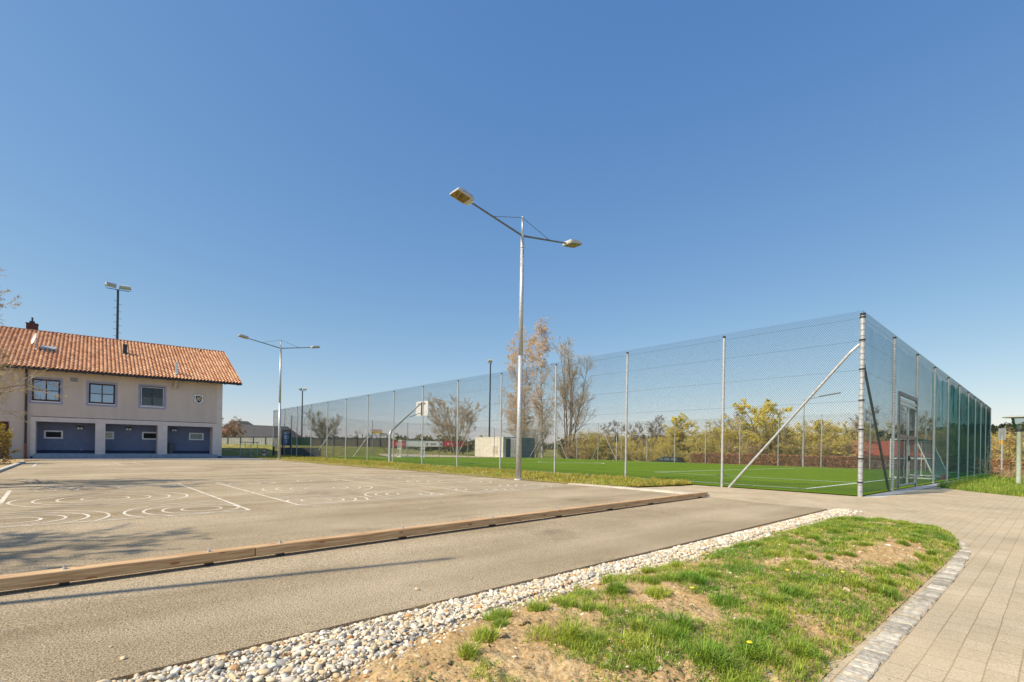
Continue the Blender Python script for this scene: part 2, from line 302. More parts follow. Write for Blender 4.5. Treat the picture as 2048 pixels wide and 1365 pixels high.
def birchmat():
    m,nt,b=newmat('birch_bark');N=nt.nodes;L=nt.links
    tc=N.new('ShaderNodeTexCoord');mp=N.new('ShaderNodeMapping');mp.inputs['Scale'].default_value=(1,1,3.5);L.new(tc.outputs['Object'],mp.inputs[0])
    n=N.new('ShaderNodeTexNoise');n.inputs['Scale'].default_value=1.4;n.inputs['Detail'].default_value=4;L.new(mp.outputs[0],n.inputs['Vector'])
    r=N.new('ShaderNodeMapRange');r.inputs[1].default_value=.52;r.inputs[2].default_value=.6;L.new(n.outputs['Fac'],r.inputs[0])
    mx=N.new('ShaderNodeMix');mx.data_type='RGBA';mx.inputs['A'].default_value=(.62,.59,.54,1);mx.inputs['B'].default_value=(.10,.085,.07,1);L.new(r.outputs[0],mx.inputs['Factor'])
    L.new(mx.outputs['Result'],b.inputs['Base Color']);b.inputs['Roughness'].default_value=.8
    return m
M['birch']=birchmat()

# ------------------------------------------------------------------ mesh building
ORG={}
def tag(o,label=None,cat=None,group=None,kind=None):
    if label:o['label']=label
    if cat:o['category']=cat
    if group:o['group']=group
    if kind:o['kind']=kind
    return o
def thing(name,label,cat,loc,group=None):
    o=bpy.data.objects.new(name,None);COL.objects.link(o);o.location=tuple(float(v) for v in loc);o.empty_display_size=.3
    ORG[o]=np.array(o.location,float);return tag(o,label,cat,group)
class MB:
    def __init__(s): s.v=[];s.f=[];s.n=0;s.m=[]
    def add(s,verts,faces,mi=0):
        verts=np.asarray(verts,float).reshape(-1,3)
        if isinstance(faces,np.ndarray): fs=[faces+s.n]
        else:
            d={}
            for q in faces: d.setdefault(len(q),[]).append(q)
            fs=[np.array(q)+s.n for q in d.values()]
        for q in fs: s.f.append(q);s.m.append(np.full(len(q),mi))
        s.v.append(verts);s.n+=len(verts);return s
    def box(s,c,ax,hs,mi=0):
        c=np.asarray(c,float);A=[np.asarray(a,float) for a in ax]
        vs=[c+A[0]*hs[0]*i+A[1]*hs[1]*j+A[2]*hs[2]*k for k in(-1,1) for j in(-1,1) for i in(-1,1)]
        return s.add(vs,np.array([[0,2,3,1],[4,5,7,6],[0,1,5,4],[2,6,7,3],[0,4,6,2],[1,3,7,5]]),mi)
    def tubes(s,P0,P1,R0,R1,n=6,caps=False,mi=0):
        P0=np.atleast_2d(np.asarray(P0,float));P1=np.atleast_2d(np.asarray(P1,float));N=len(P0)
        R0=np.broadcast_to(np.asarray(R0,float),(N,));R1=np.broadcast_to(np.asarray(R1,float),(N,))
        d=P1-P0;d=d/np.maximum(np.linalg.norm(d,axis=1,keepdims=True),1e-9)
        up=np.where(np.abs(d[:,2:3])>.9,np.array([[1.,0,0]]),np.array([[0,0,1.]]))
        a=np.cross(d,up);a/=np.linalg.norm(a,axis=1,keepdims=True);b=np.cross(d,a)
        th=np.arange(n)*2*PI/n
        ring=a[:,None,:]*np.cos(th)[None,:,None]+b[:,None,:]*np.sin(th)[None,:,None]
        v=np.concatenate([P0[:,None,:]+ring*R0[:,None,None],P1[:,None,:]+ring*R1[:,None,None]],1)
        base=(np.arange(N)*2*n)[:,None,None];i=np.arange(n);j=(i+1)%n
        q=np.stack([i,i+n,j+n,j],1)[None]+base
        s.add(v.reshape(-1,3),q.reshape(-1,4),mi)
        if caps:
            o=s.n-2*n*N
            s.f.append(np.concatenate([(base[:,0]+i[None,:]),(base[:,0]+i[::-1][None,:]+n)],0)+o);s.m.append(np.full(2*N,mi))
        return s
    def tube(s,p0,p1,r0,r1=None,n=8,mi=0): return s.tubes([p0],[p1],r0,r0 if r1 is None else r1,n,True,mi)
    def path(s,pts,r,n=8,mi=0):
        for a,b in zip(pts[:-1],pts[1:]): s.tube(a,b,r,r,n,mi)
        return s
    def lathe(s,c,prof,n=16,mi=0):
        c=np.asarray(c,float);th=np.arange(n)*2*PI/n;v=[];f=[]
        for r,z in prof: v+= [c+np.array([r*math.cos(t),r*math.sin(t),z]) for t in th]
        for k in range(len(prof)-1):
            for i in range(n): j=(i+1)%n;f.append([k*n+i,k*n+j,(k+1)*n+j,(k+1)*n+i])
        return s.add(v,f,mi)
    def prism(s,poly,off,mi=0):              # polygon (3d points) extruded by a vector
        P=np.asarray(poly,float);n=len(P);Q=P+np.asarray(off,float)
        f=[list(range(n))[::-1],list(range(n,2*n))]+[[i,(i+1)%n,(i+1)%n+n,i+n] for i in range(n)]
        return s.add(np.concatenate([P,Q]),f,mi)
    def build(s,name,mats,parent=None,smooth=False,kind=None,label=None,frame=None):
        if not isinstance(mats,(list,tuple)): mats=[mats]
        v=np.concatenate(s.v);
        if parent is not None: v=v-ORG[parent];org=ORG[parent]
        elif frame is None:
            lo=v.min(0);hi=v.max(0);org=np.array([(lo[0]+hi[0])/2,(lo[1]+hi[1])/2,lo[2]])
            v=v-org
        else: org=np.zeros(3)
        me=bpy.data.meshes.new(name)
        me.vertices.add(len(v));me.vertices.foreach_set('co',v.astype(np.float32).ravel())
        tot=np.concatenate([np.full(len(q),q.shape[1]) for q in s.f]);idx=np.concatenate([q.ravel() for q in s.f])
        me.loops.add(len(idx));me.loops.foreach_set('vertex_index',idx.astype(np.int32))
        me.polygons.add(len(tot));st=np.concatenate([[0],np.cumsum(tot)[:-1]])
        me.polygons.foreach_set('loop_start',st.astype(np.int32));me.polygons.foreach_set('loop_total',tot.astype(np.int32))
        me.polygons.foreach_set('material_index',np.concatenate(s.m).astype(np.int32))
        me.polygons.foreach_set('use_smooth',np.full(len(tot),smooth))
        me.update(calc_edges=True);me.validate()
        for m in mats: me.materials.append(m)
        o=bpy.data.objects.new(name,me);COL.objects.link(o)
        if parent is not None: o.parent=parent;ORG[o]=ORG[parent]
        else:
            o.location=tuple(org);ORG[o]=org
        if kind:o['kind']=kind
        if label:o['label']=label
        return o
def copy_tree(o,parent=None,shift=None):
    c=o.copy();COL.objects.link(c);c.parent=parent
    for ch in list(o.children): copy_tree(ch,c)
    return c
Z3=np.array([0,0,1.])
U3=np.array([U[0],U[1],0]);V3=np.array([V[0],V[1],0])

# frame rotated into the court axes: local x runs along V, local y along U
FR=Matrix(((V[0],U[0],0,C0[0]),(V[1],U[1],0,C0[1]),(0,0,1,0),(0,0,0,1)))
def local_sheet(name,verts,faces,m,kind='structure',smooth=False):
    """verts are (t,s,z) triples"""
    v=np.asarray(verts,float);b=MB();b.add(np.stack([v[:,1],v[:,0],v[:,2]],1),faces)
    o=b.build(name,m,frame=True,smooth=smooth);o.matrix_world=FR;o['kind']=kind;return o
def grid(name,ts,ss,zf,m,kind='structure',smooth=True):
    ts=np.asarray(ts,float);ss=np.asarray(ss,float);T,S=np.meshgrid(ts,ss,indexing='ij');Z=zf(T,S)
    v=np.stack([T.ravel(),S.ravel(),Z.ravel()],1);nt,ns=T.shape
    i=(np.arange(nt-1)[:,None]*ns+np.arange(ns-1)[None,:]).ravel()
    f=np.stack([i,i+1,i+ns+1,i+ns],1)[:,::-1]
    # orientation: local x = s, y = t
    return local_sheet(name,v,f[:,::-1],m,kind,smooth)

# ------------------------------------------------------------------ the setting
def zt(T,S):
    X=C0[0]+T*U[0]+S*V[0];Y=C0[1]+T*U[1]+S*V[1];d=np.hypot(X,Y);az=np.degrees(np.arctan2(X,Y))
    z=zplane(T,S)-.045
    z=z+1.2*sm(50.5,60,T)*(1-sm(14,34,S))
    z=z-1.45*sm(37.5,41.5,S)*(1-sm(60,80,T))
    amp=10.5*sm(6,16,az)*(1-sm(110,150,az))+3.2*sm(36,46,az)*(1-sm(110,150,az))
    z=z+amp*sm(110,430,d)
    z=z-.12*sm(60,140,d)*d/100
    return z
def spaced(lo,hi,step,far,gr=1.13):
    a=list(np.arange(lo,hi+.01,step));q=step
    while a[-1]<far: q*=gr;a.append(a[-1]+q)
    q=step
    while a[0]>-far: q*=gr;a.insert(0,a[0]-q)
    return a
ts=spaced(-16,90,1.5,5000);ss=spaced(-40,60,1.5,5000)
terr=grid('ground',ts,ss,zt,M['field'])
terr.data.materials.append(M['farfield'])
# far fields carry another crop
nv=len(terr.data.vertices);co=np.empty(nv*3);terr.data.vertices.foreach_get('co',co);co=co.reshape(-1,3)
pi=np.empty(len(terr.data.polygons)*4,int);terr.data.polygons.foreach_get('vertices',pi)
cc=co[pi.reshape(-1,4)].mean(1);Xc=C0[0]+cc[:,1]*U[0]+cc[:,0]*V[0];Yc=C0[1]+cc[:,1]*U[1]+cc[:,0]*V[1]
terr.data.polygons.foreach_set('material_index',((np.hypot(Xc,Yc)>135)&(np.arctan2(Xc,Yc)>.1)).astype(np.int32))

def tz(t,s,dz=0): return (t,s,float(zplane(t,s))+dz)
def poly(name,pts,dz,m,thick=0,kind='structure'):
    v=[tz(t,s,dz) for t,s in pts];n=len(v)
    f=[list(range(n))]
    if thick:
        v+= [(a,b,c-thick) for a,b,c in v];f+=[[i,i+n,(i+1)%n+n,(i+1)%n] for i in range(n)]
    return local_sheet(name,v,f,m,kind)
def PX(l): return [TS(G(*p)) for p in l]
strip_edge=PX([(554,920.5),(668.5,931),(821,942),(958,953.6),(1031,960),(1144,969)])
back_edge=PX([(48,921.5),(200,921),(342,920.3),(554,920.5)])
asph=[(-.42,-4.28),(-.52,-15.5),(-.7,-45),(20,-45),(20.8,-17.9)]+back_edge+strip_edge[1:]+[(2.33,-3.85),(1.0,-4.2)]
poly('asphalt_yard',asph,0,M['asphalt'],.05)
pave=[(4.7,0),(4.7,-.75),(5.2,-3.0),(7.1,-3.75),(7.1,-5),(.5,-5),(.5,-60),(-30,-60),(-30,0)]
pv=poly('paving',pave,-.022,M['pave'])
poly('paving_by_the_gate',[(0,0),(-30,0),(-30,4.0),(-2.86,4.66),(-1.6,6.2),(-.98,7.2),(-.42,8.3),(-.3,9.0),(0,9.0)],-.022,M['pave'])
# pale kerb between yard and grass
def ribbon(b,pts,w,dz,closed=False,h=0):
    P=np.array(pts,float);n=len(P)
    if closed: T=np.roll(P,-1,0)-np.roll(P,1,0)
    else: T=np.gradient(P,axis=0)
    T/=np.maximum(np.linalg.norm(T,axis=1,keepdims=True),1e-9);N=np.stack([-T[:,1],T[:,0]],1)
    A=P+N*w/2;B=P-N*w/2
    v=[tz(*p,dz) for p in A]+[tz(*p,dz) for p in B]
    m=n if closed else n-1
    f=[[i,(i+1)%n,(i+1)%n+n,i+n] for i in range(m)]
    if h:
        v+=[(x,y,z-h) for x,y,z in v]
        f+=[[0,n,3*n,2*n],[n-1,2*n-1,4*n-1,3*n-1]]
        f+=[[i,i+2*n,(i+1)%n+2*n,(i+1)%n] for i in range(m)]+[[i+n,(i+1)%n+n,(i+1)%n+3*n,i+3*n] for i in range(m)]
    v=np.array(v);b.add(np.stack([v[:,1],v[:,0],v[:,2]],1),f)
def finish(b,name,m,kind='structure'):
    o=b.build(name,m,frame=True);o.matrix_world=FR;o['kind']=kind;return o
b=MB();ribbon(b,[(7.0,-3.76),(6.0,-3.62),(5.0,-3.5),(4,-3.45),(3.2,-3.5),(2.45,-3.6)],.22,.03,h=.1);finish(b,'kerb',M['concrete'])
b=MB();ribbon(b,[(20.8,-18),(26,-18.03),(33.5,-18.1)],.16,.08,h=.15);ribbon(b,[(q[0]+.12,q[1]) for q in back_edge],.14,.05,h=.1);finish(b,'kerb',M['concrete'])
poly('soil_border',[(20.6,-18.1),(34,-18.2),(36.5,-17.6),(40.5,-17.6),(42,-40),(20.6,-40)],.0,M['soil'])
poly('apron',[(q[0]+.2,q[1]) for q in back_edge]+[(43.2,-4.3),(43.2,-18.5)],-.01,M['path'])
b=MB();b.add([(0,-.42,-.02),(36,-.42,-.255),(36,-.05,-.255),(0,-.05,-.02)],[[0,1,2,3]]);b.add([(0,-.42,-.02),(36,-.42,-.255),(36,-.42,-.4),(0,-.42,-.2)],[[0,1,2,3]])
finish(b,'kerb',M['concrete'])
# pale concrete sill along the near side
# artificial pitch
grid('turf',[0,12,24,36,48.5],[0,9,18,27,36],lambda T,S:zplane(T,S)+.002,M['turf'])
b=MB();w=.12
pt0,pt1,ps0,ps1=1.75,47.2,1.4,35.2
ribbon(b,[(pt0,ps0),(pt1,ps0)],w,.01);ribbon(b,[(pt0,ps1),(pt1,ps1)],w,.01)
ribbon(b,[(pt0,ps0),(pt0,ps1)],w,.01);ribbon(b,[(pt1,ps0),(pt1,ps1)],w,.01);ribbon(b,[(26.3,ps0),(26.3,ps1)],w,.01)
for ta,tb in((pt0,11),(pt1,38)):
    ribbon(b,[(ta,7.6),(tb,7.6)],w,.01);ribbon(b,[(ta,28.6),(tb,28.6)],w,.01);ribbon(b,[(tb,7.6),(tb,28.6)],w,.01)
ribbon(b,[(26.3+3*math.cos(a),18+3*math.sin(a)) for a in np.linspace(0,2*PI,48,endpoint=False)],w,.014,True)
finish(b,'pitch_markings',M['turf_line'])
# grass strip base between yard and fence
se=[(t,s) for t,s in strip_edge]
stp=[(48.5,-.02),(48.5,-4.6)]+[(t,s) for t,s in se]+[(5.2,-3.3),(4.7,-.9),(4.75,-.02)]
M['strip']=blendmat('dry_verge',(.32,.26,.09),(.44,.33,.16),(.20,.17,.05),1.2,14,.9)
poly('verge',stp,.012,M['strip'])
# path in the building's shade beyond the yard, sand by the far bank
poly('path',[(36.5,-4.2),(36.2,-4.9),(43.4,-8.2),(60,-8.5),(49.6,-1.2),(49.6,-.1),(48.5,-.1)],-.02,M['path'])
grid('sandy_path',np.linspace(49.2,53.5,6),np.linspace(12,35,20),lambda T,S:zt(T,S)+.05,M['sandpath'])
poly('road_beyond',[(-3,47),(60,47),(60,53),(-3,53)],-1.42,M['path'])

# yard markings: three rings-in-a-rectangle throwing fields
def bil(q,p,r): 
    q=np.asarray(q,float);return tuple((1-p)*(1-r)*q[0]+p*(1-r)*q[1]+p*r*q[2]+(1-p)*r*q[3])
b=MB();lw=.04
def field(q,Wd=3.55,Hd=6.9):
    # q: near-left, near-right, far-right, far-left in (t,s); p runs along the near edge
    def M2(x,y): return bil(q,x/Wd,y/Hd)
    ribbon(b,[q[0],q[1]],lw*1.3,.004);ribbon(b,[q[1],q[2]],lw*1.3,.0045);ribbon(b,[q[2],q[3]],lw*1.3,.004);ribbon(b,[q[3],q[0]],lw*1.3,.0045)
    for cx,cy,rs in((Wd/2,Hd*.5,(.38,.74,1.08,1.4)),(.6,.66,(.30,.57,.83,1.08)),(Wd-.6,.66,(.30,.57,.83,1.08)),(.6,Hd-.7,(.4,.8)),(Wd-.6,Hd-.7,(.4,.8))):
        for r in rs:
            run=[]
            for a in np.linspace(0,2*PI,73):
                x,y=cx+r*math.cos(a),cy+r*math.sin(a)
                ok=0<=x<=Wd and 0<=y<=Hd
                if cy<1 and ok and math.hypot(x-Wd/2,y-Hd/2)<1.45: ok=False
                if cy<1 and ok and ((cx<1 and x>Wd/2) or (cx>1 and x<Wd/2)): ok=False
                if ok: run.append(M2(x,y))
                else:
                    if len(run)>1: ribbon(b,run,lw,.0035)
                    run=[]
            if len(run)>1: ribbon(b,run,lw,.0035)
    for x0,x1,y in((Wd/2-.1,Wd/2+.1,Hd/2),(Wd/2-.3,Wd/2-.15,Hd/2+1.9),(Wd/2+.1,Wd/2+.4,Hd/2+1.7)): ribbon(b,[M2(x0,y),M2(x1,y)],lw*1.4,.004)
A1=PX([(598,1011),(888,990),(700,955.5),(432,966)])
field([A1[0],A1[1],(A1[1][0]+6.95,A1[1][1]),A1[3]])
A2=PX([(951,986),(1124,973),(871,950),(707,955)]);field(A2)
near=TS(G(500,1021));far=TS(G(357,968));field([(near[0]-.1,near[1]-3.5),near,far,(far[0]-.1,far[1]-3.5)])
for p,q,wd in(((0,1008),(20,982),.07),((265,1068),(320,1065),.03),((838,1018),(858,1016.5),.03),((225,925.5),(247,931),.06),((265,925),(290,930),.06),((75,926.5),(66,933.5),.09),((545,944),(620,955),.03),((1115,992),(1140,990),.02),((470,935),(560,951),.03)):
    l=PX([p,q]);ribbon(b,l,wd,.004)
finish(b,'yard_markings',M['line'])

# ------------------------------------------------------------------ planting bed
rng=np.random.default_rng(7)
def gravel_edge(s): return -.84-.30*sm(-13.5,-14.9,s)+.10*(fbm(s*1.4,s*0+3,3,5)-.45)*2
def bed_z(T,S):
    z=-.012+.085*sm(0,.55,gravel_edge(S)-T)*(1-sm(-2.3,-2.75,T)*.9)
    edge=1-sm(.55,0,-T-.42)
    z=z+.045*(fbm(T*2.2,S*2.2,3,11)-.45)*sm(0,.3,gravel_edge(S)-T)
    soilm=sm(-.02,.25,gravel_edge(S)-T)
    z=z+soilm*(.07*np.abs(fbm(T*9,S*9,4,21)-.47)+.045*(fbm(T*30,S*30,3,31)-.45))
    z=z*(1-.9*sm(-6.4,-5.3,S))-.022*sm(-.62,-.48,T)
    return np.where(T<-2.70,-.02+(z+.02)*.4,z)
def bed_in(T,S):
    r=np.where(S>-7.35,np.hypot((T+.9)/1.8,(S+7.35)/1.95),np.where(T<-2.755,2,0))
    return (T>-2.755)&(T<-.45)&(r<1)
tg=np.arange(-2.77,-.42,.014);sg=np.concatenate([np.arange(-22,-15.4,.08),np.arange(-15.4,-5.2,.02)])
T,S=np.meshgrid(tg,sg,indexing='ij');Z=bed_z(T,S);inn=bed_in(T,S)
Z=Z+.0
nt,ns=T.shape;vid=np.arange(nt*ns).reshape(nt,ns)
quad=np.stack([vid[:-1,:-1],vid[:-1,1:],vid[1:,1:],vid[1:,:-1]],-1).reshape(-1,4)
ok=inn.ravel()[quad].all(1)
local_sheet('planting_bed',np.stack([T.ravel(),S.ravel(),Z.ravel()],1),quad[ok],M['soil'],'structure',True)
for o in list(bpy.data.objects):
    if o.name=='planting_bed': o.name='soil_bed'

def icos():
    p=(1+5**.5)/2
    v=np.array([(-1,p,0),(1,p,0),(-1,-p,0),(1,-p,0),(0,-1,p),(0,1,p),(0,-1,-p),(0,1,-p),(p,0,-1),(p,0,1),(-p,0,-1),(-p,0,1)],float)
    f=[(0,11,5),(0,5,1),(0,1,7),(0,7,10),(0,10,11),(1,5,9),(5,11,4),(11,10,2),(10,7,6),(7,1,8),(3,9,4),(3,4,2),(3,2,6),(3,6,8),(3,8,9),(4,9,5),(2,4,11),(6,2,10),(8,6,7),(9,8,1)]
    v/=np.linalg.norm(v,axis=1,keepdims=True);vs=[tuple(x) for x in v];cache={}
    def mid(a,b):
        k=(min(a,b),max(a,b))
        if k not in cache:
            m=(np.array(vs[a])+np.array(vs[b]));m/=np.linalg.norm(m);vs.append(tuple(m));cache[k]=len(vs)-1
        return cache[k]
    g=[]
    for a,b_,c in f:
        x,y,z=mid(a,b_),mid(b_,c),mid(c,a);g+=[(a,x,z),(b_,y,x),(c,z,y),(x,y,z)]
    return np.array(vs),np.array(g)
IV,IF=icos()
def scatter_rocks(b,P,R,flat=(.45,.8)):
    n=len(P);v=np.repeat(IV[None],n,0)
    k=rng.normal(0,1,(n,3,3))*.30;v=v+np.einsum('nij,nvj->nvi',k,v)*.6
    v=v+.10*np.sin(v@rng.normal(0,2.2,(3,3))+rng.uniform(0,6,(n,1,3)))
    sc=np.stack([rng.uniform(.9,1.5,n),rng.uniform(.7,1.05,n),rng.uniform(*flat,n)],1)
    v=v*sc[:,None,:]
    a=rng.uniform(0,2*PI,n);tl=rng.normal(0,.35,n)
    c,s_=np.cos(a),np.sin(a)
    ct,st_=np.cos(tl),np.sin(tl)
    y,z=v[:,:,1]*ct[:,None]-v[:,:,2]*st_[:,None],v[:,:,1]*st_[:,None]+v[:,:,2]*ct[:,None]
    x=v[:,:,0]*c[:,None]-y*s_[:,None];y=v[:,:,0]*s_[:,None]+y*c[:,None]
    v=np.stack([x,y,z],-1)*R[:,None,None]+P[:,None,:]
    f=(IF[None]+(np.arange(n)*len(IV))[:,None,None]).reshape(-1,3)
    b.add(v.reshape(-1,3),f)
# gravel drain strip
n=46000
s_=np.where(rng.random(n)<.9,-16.3+ (rng.random(n)**1.25)*12.1,-16-rng.random(n)*4)
e=gravel_edge(s_)
t_=-.50+(e+.50-.02)*rng.random(n)**.92
t_=t_-np.abs(rng.normal(0,.02,n))*(rng.random(n)<.2)*6
R=np.exp(rng.normal(math.log(.0096),.42,n)).clip(.004,.024)
lay=rng.random(n)
z_=bed_z(t_,s_)+R*.3+np.where(lay<.45,.012+.012*rng.random(n),0)*(t_>e)
z_=z_-.022*sm(-.62,-.5,t_)
b=MB();scatter_rocks(b,np.stack([s_,t_,z_],1),R)
o=b.build('gravel',M['pebble'],frame=True,smooth=True);o.matrix_world=FR;o['kind']='stuff'
# stray stones on the soil and sand around the head of the bed
n=900;s_=rng.uniform(-16,-5,n);t_=rng.uniform(-2.6,-.8,n);ok=bed_in(t_,s_);s_,t_=s_[ok],t_[ok]
R=np.exp(rng.normal(math.log(.0075),.45,len(s_))).clip(.004,.026)
b=MB();scatter_rocks(b,np.stack([s_,t_,bed_z(t_,s_)+R*.2],1),R)
n=900;s_=rng.normal(-5.35,.22,n);t_=rng.uniform(-2.2,-.5,n);s_=s_+.0;t_=t_
R=np.exp(rng.normal(math.log(.009),.4,n)).clip(.004,.02);b2=np.stack([s_,t_,-.022+R*.2],1);scatter_rocks(b,b2,R)
o=b.build('stray_stones',M['pebble'],frame=True,smooth=True);o.matrix_world=FR;o['kind']='stuff'
# single stones on the asphalt
for (px,py,r,lab) in((835,1181,.017,'grey white pebble lying on the asphalt, nearest the gravel strip'),(943,1158,.013,'small beige pebble lying on the asphalt right of the grey one'),(246,1319,.014,'flat pale stone chip on the asphalt near the lower left'),(222,1295,.008,'tiny pale stone chip on the asphalt left of the flat one')):
    g=G(px,py);b=MB();scatter_rocks(b,np.array([[g[0],g[1],g[2]+r*.45]]),np.array([r]));o=b.build('pebble',M['pebble'],smooth=True);tag(o,lab,'stone')

# crumbs, leaf bits and grit lying on the yard and the pavers
b=MB();n=520;t_=np.concatenate([rng.uniform(-.4,22,300),rng.uniform(-4,-2.95,120),rng.uniform(-.44,.1,100)]);s_=np.concatenate([-4.5-11*rng.random(300),-15+12*rng.random(120),-16+11.5*rng.random(100)])
P=np.stack([s_,t_,zplane(t_,s_)+np.where(t_<-.45,-.018,.004)],1);a=rng.uniform(0,2*PI,n);r=rng.uniform(.003,.012,n)*np.clip(t_/7,.55,2.2)
d=np.stack([np.cos(a),np.sin(a),rng.uniform(0,.35,n)],1);p=np.stack([-np.sin(a),np.cos(a),rng.uniform(0,.3,n)],1)
v=np.stack([P-d*r[:,None],P+p*r[:,None]*.5,P+d*r[:,None],P-p*r[:,None]*.5],1).reshape(-1,3);v[:,2]+=.003;b.add(v,(np.arange(n)*4)[:,None]+np.arange(4)[None,:])
o=b.build('leaf_litter',mat('dry_leaf_bits',(.10,.06,.035),.9,.3,3,island=.6),frame=True);o.matrix_world=FR;o['kind']='stuff'
# soil clods
n=2600;s_=rng.uniform(-16.5,-5.6,n);t_=rng.uniform(-2.65,-.9,n)
k=bed_in(t_,s_)&(t_<gravel_edge(s_)-.03)&(fbm(t_*3,s_*3,3,77)>.42);s_,t_=s_[k],t_[k]
R=np.exp(rng.normal(math.log(.009),.5,len(s_))).clip(.003,.03)
b=MB();scatter_rocks(b,np.stack([s_,t_,bed_z(t_,s_)+R*.1],1),R,(.5,.9))
M['clod']=mat('soil_clods',(.48,.34,.18),.95,.2,30,island=.2,bump=.8,bscale=150)
o=b.build('soil_clods',M['clod'],frame=True);o.matrix_world=FR;o['kind']='stuff'

# sett edging
b=MB();cpts=[(-2.80,-18),(-2.84,-15),(-2.85,-13),(-2.83,-11.5),(-2.84,-10),(-2.83,-8.8),(-2.79,-7.6),(-2.62,-6.7),(-2.34,-6.05),(-1.95,-5.6)]
P=np.array(cpts);seg=np.linalg.norm(np.diff(P,axis=0),axis=1);cum=np.concatenate([[0],np.cumsum(seg)]);q=0
while q<cum[-1]:
    wd=rng.uniform(.085,.14);a=q+wd/2;q+=wd+.010
    if a>cum[-1]:break
    p=np.array([np.interp(a,cum,P[:,i]) for i in(0,1)]);p2=np.array([np.interp(min(a+.1,cum[-1]),cum,P[:,i]) for i in(0,1)]);p1=np.array([np.interp(a-.1,cum,P[:,i]) for i in(0,1)])
    d=(p2-p1)/np.linalg.norm(p2-p1);nn=np.array([-d[1],d[0]])
    hw=rng.uniform(.055,.070);top=rng.uniform(-.011,.001)+(-.006 if p[1]>-7.5 else 0)
    cs=[];m_=7
    for ring,(kk,zz) in enumerate(((1.0,-.05),(1.0,top-.006),(.88,top),(.4,top+.001))):
        for i in range(12):
            an=i*PI/6;cx=math.copysign(abs(math.cos(an))**.28,math.cos(an))*wd/2*kk;cy=math.copysign(abs(math.sin(an))**.28,math.sin(an))*hw*kk
            jx=rng.normal(0,.0016);pp=p+d*(cx+jx)+nn*(cy+jx);cs.append((pp[1],pp[0],zz+rng.normal(0,.0015)))
    f=[[r*12+i,r*12+(i+1)%12,(r+1)*12+(i+1)%12,(r+1)*12+i] for r in range(3) for i in range(12)]+[[36+i for i in range(12)]]
    b.add(cs,f)
o=b.build('kerb_of_setts',M['cobble'],frame=True,smooth=False);o.matrix_world=FR;o['kind']='structure'
M['sand']=blendmat('blown_sand',(.50,.40,.28),(.58,.48,.36),(.42,.33,.22),4,60,.4)
v=[];f=[]
N=60
for i in range(N):
    a=cum[-1]*i/(N-1);p=np.array([np.interp(a,cum,P[:,k]) for k in(0,1)]);p2=np.array([np.interp(min(a+.1,cum[-1]),cum,P[:,k]) for k in(0,1)]);p1=np.array([np.interp(max(a-.1,0),cum,P[:,k]) for k in(0,1)])
    d=(p2-p1)/np.linalg.norm(p2-p1);nn=np.array([-d[1],d[0]])
    wob=.03*math.sin(a*3.1)+.02*math.sin(a*7.7)
    for off,z in((.12,-.015),(-.075,-.0145),(-.15-wob,-.0195)): pp=p+nn*off;v.append((pp[0],pp[1],z))
    if i: k=(i-1)*3;f+=[[k,k+1,k+4,k+3],[k+1,k+2,k+5,k+4]]
local_sheet('sand',v,f,M['sand'])

# ------------------------------------------------------------------ grass
def blades(b,P,h,w,lean,mi=0,droop=.5):
    n=len(P);a=rng.uniform(0,2*PI,n);d=np.stack([np.cos(a),np.sin(a),np.zeros(n)],1);p=np.stack([-d[:,1],d[:,0],np.zeros(n)],1)
    h=np.asarray(h)[:,None];lean=np.asarray(lean)[:,None];w=np.asarray(w)[:,None]
    m=P+Z3*h*.6*(1-lean*.3)+d*h*lean*.45;t=P+Z3*h*(1-lean*droop)+d*h*lean*1.05
    v=np.stack([P-p*w/2,P+p*w/2,m+p*w*.4,m-p*w*.4,t],1).reshape(-1,3)
    k=(np.arange(n)*5)[:,None]
    b.add(v,np.concatenate([k+0,k+1,k+2,k+3],1),mi);b.f.append(np.concatenate([k+3,k+2,k+4],1)+b.n-5*n);b.m.append(np.full(n,mi))
def density(t,s):
    d=fbm(t*1.7,s*1.7,4,41)
    th=.385+.22*sm(-12.4,-14.2,s)*sm(-2.6,-1.7,t)-.06*sm(-12,-9,s)
    k=sm(th-.01,th+.09,d)*sm(.02,.3,gravel_edge(s)-t)*(1-.75*sm(-2.45,-2.72,t)*(fbm(t*5,s*5,2,9)>.45))
    return k*bed_in(t,s)
b=MB();nc=21000
s_=-16.4+11*rng.random(nc)**1.05;t_=rng.uniform(-2.72,-.85,nc);k=rng.random(nc)<density(t_,s_);s_,t_=s_[k],t_[k]
nb=12
tt=np.repeat(t_,nb)+rng.normal(0,.022,len(t_)*nb);s2=np.repeat(s_,nb)+rng.normal(0,.022,len(s_)*nb)
hc=np.repeat(rng.uniform(.022,.060,len(s_))*(.6+.9*fbm(t_*1.9,s_*1.9,3,202)),nb)
ok=bed_in(tt,s2);tt,s2,hc=tt[ok],s2[ok],hc[ok];n=len(tt)
blades(b,np.stack([s2,tt,bed_z(tt,s2)-.004],1),hc*rng.uniform(.7,1.3,n),rng.uniform(.0022,.0045,n),rng.uniform(.2,1.0,n))
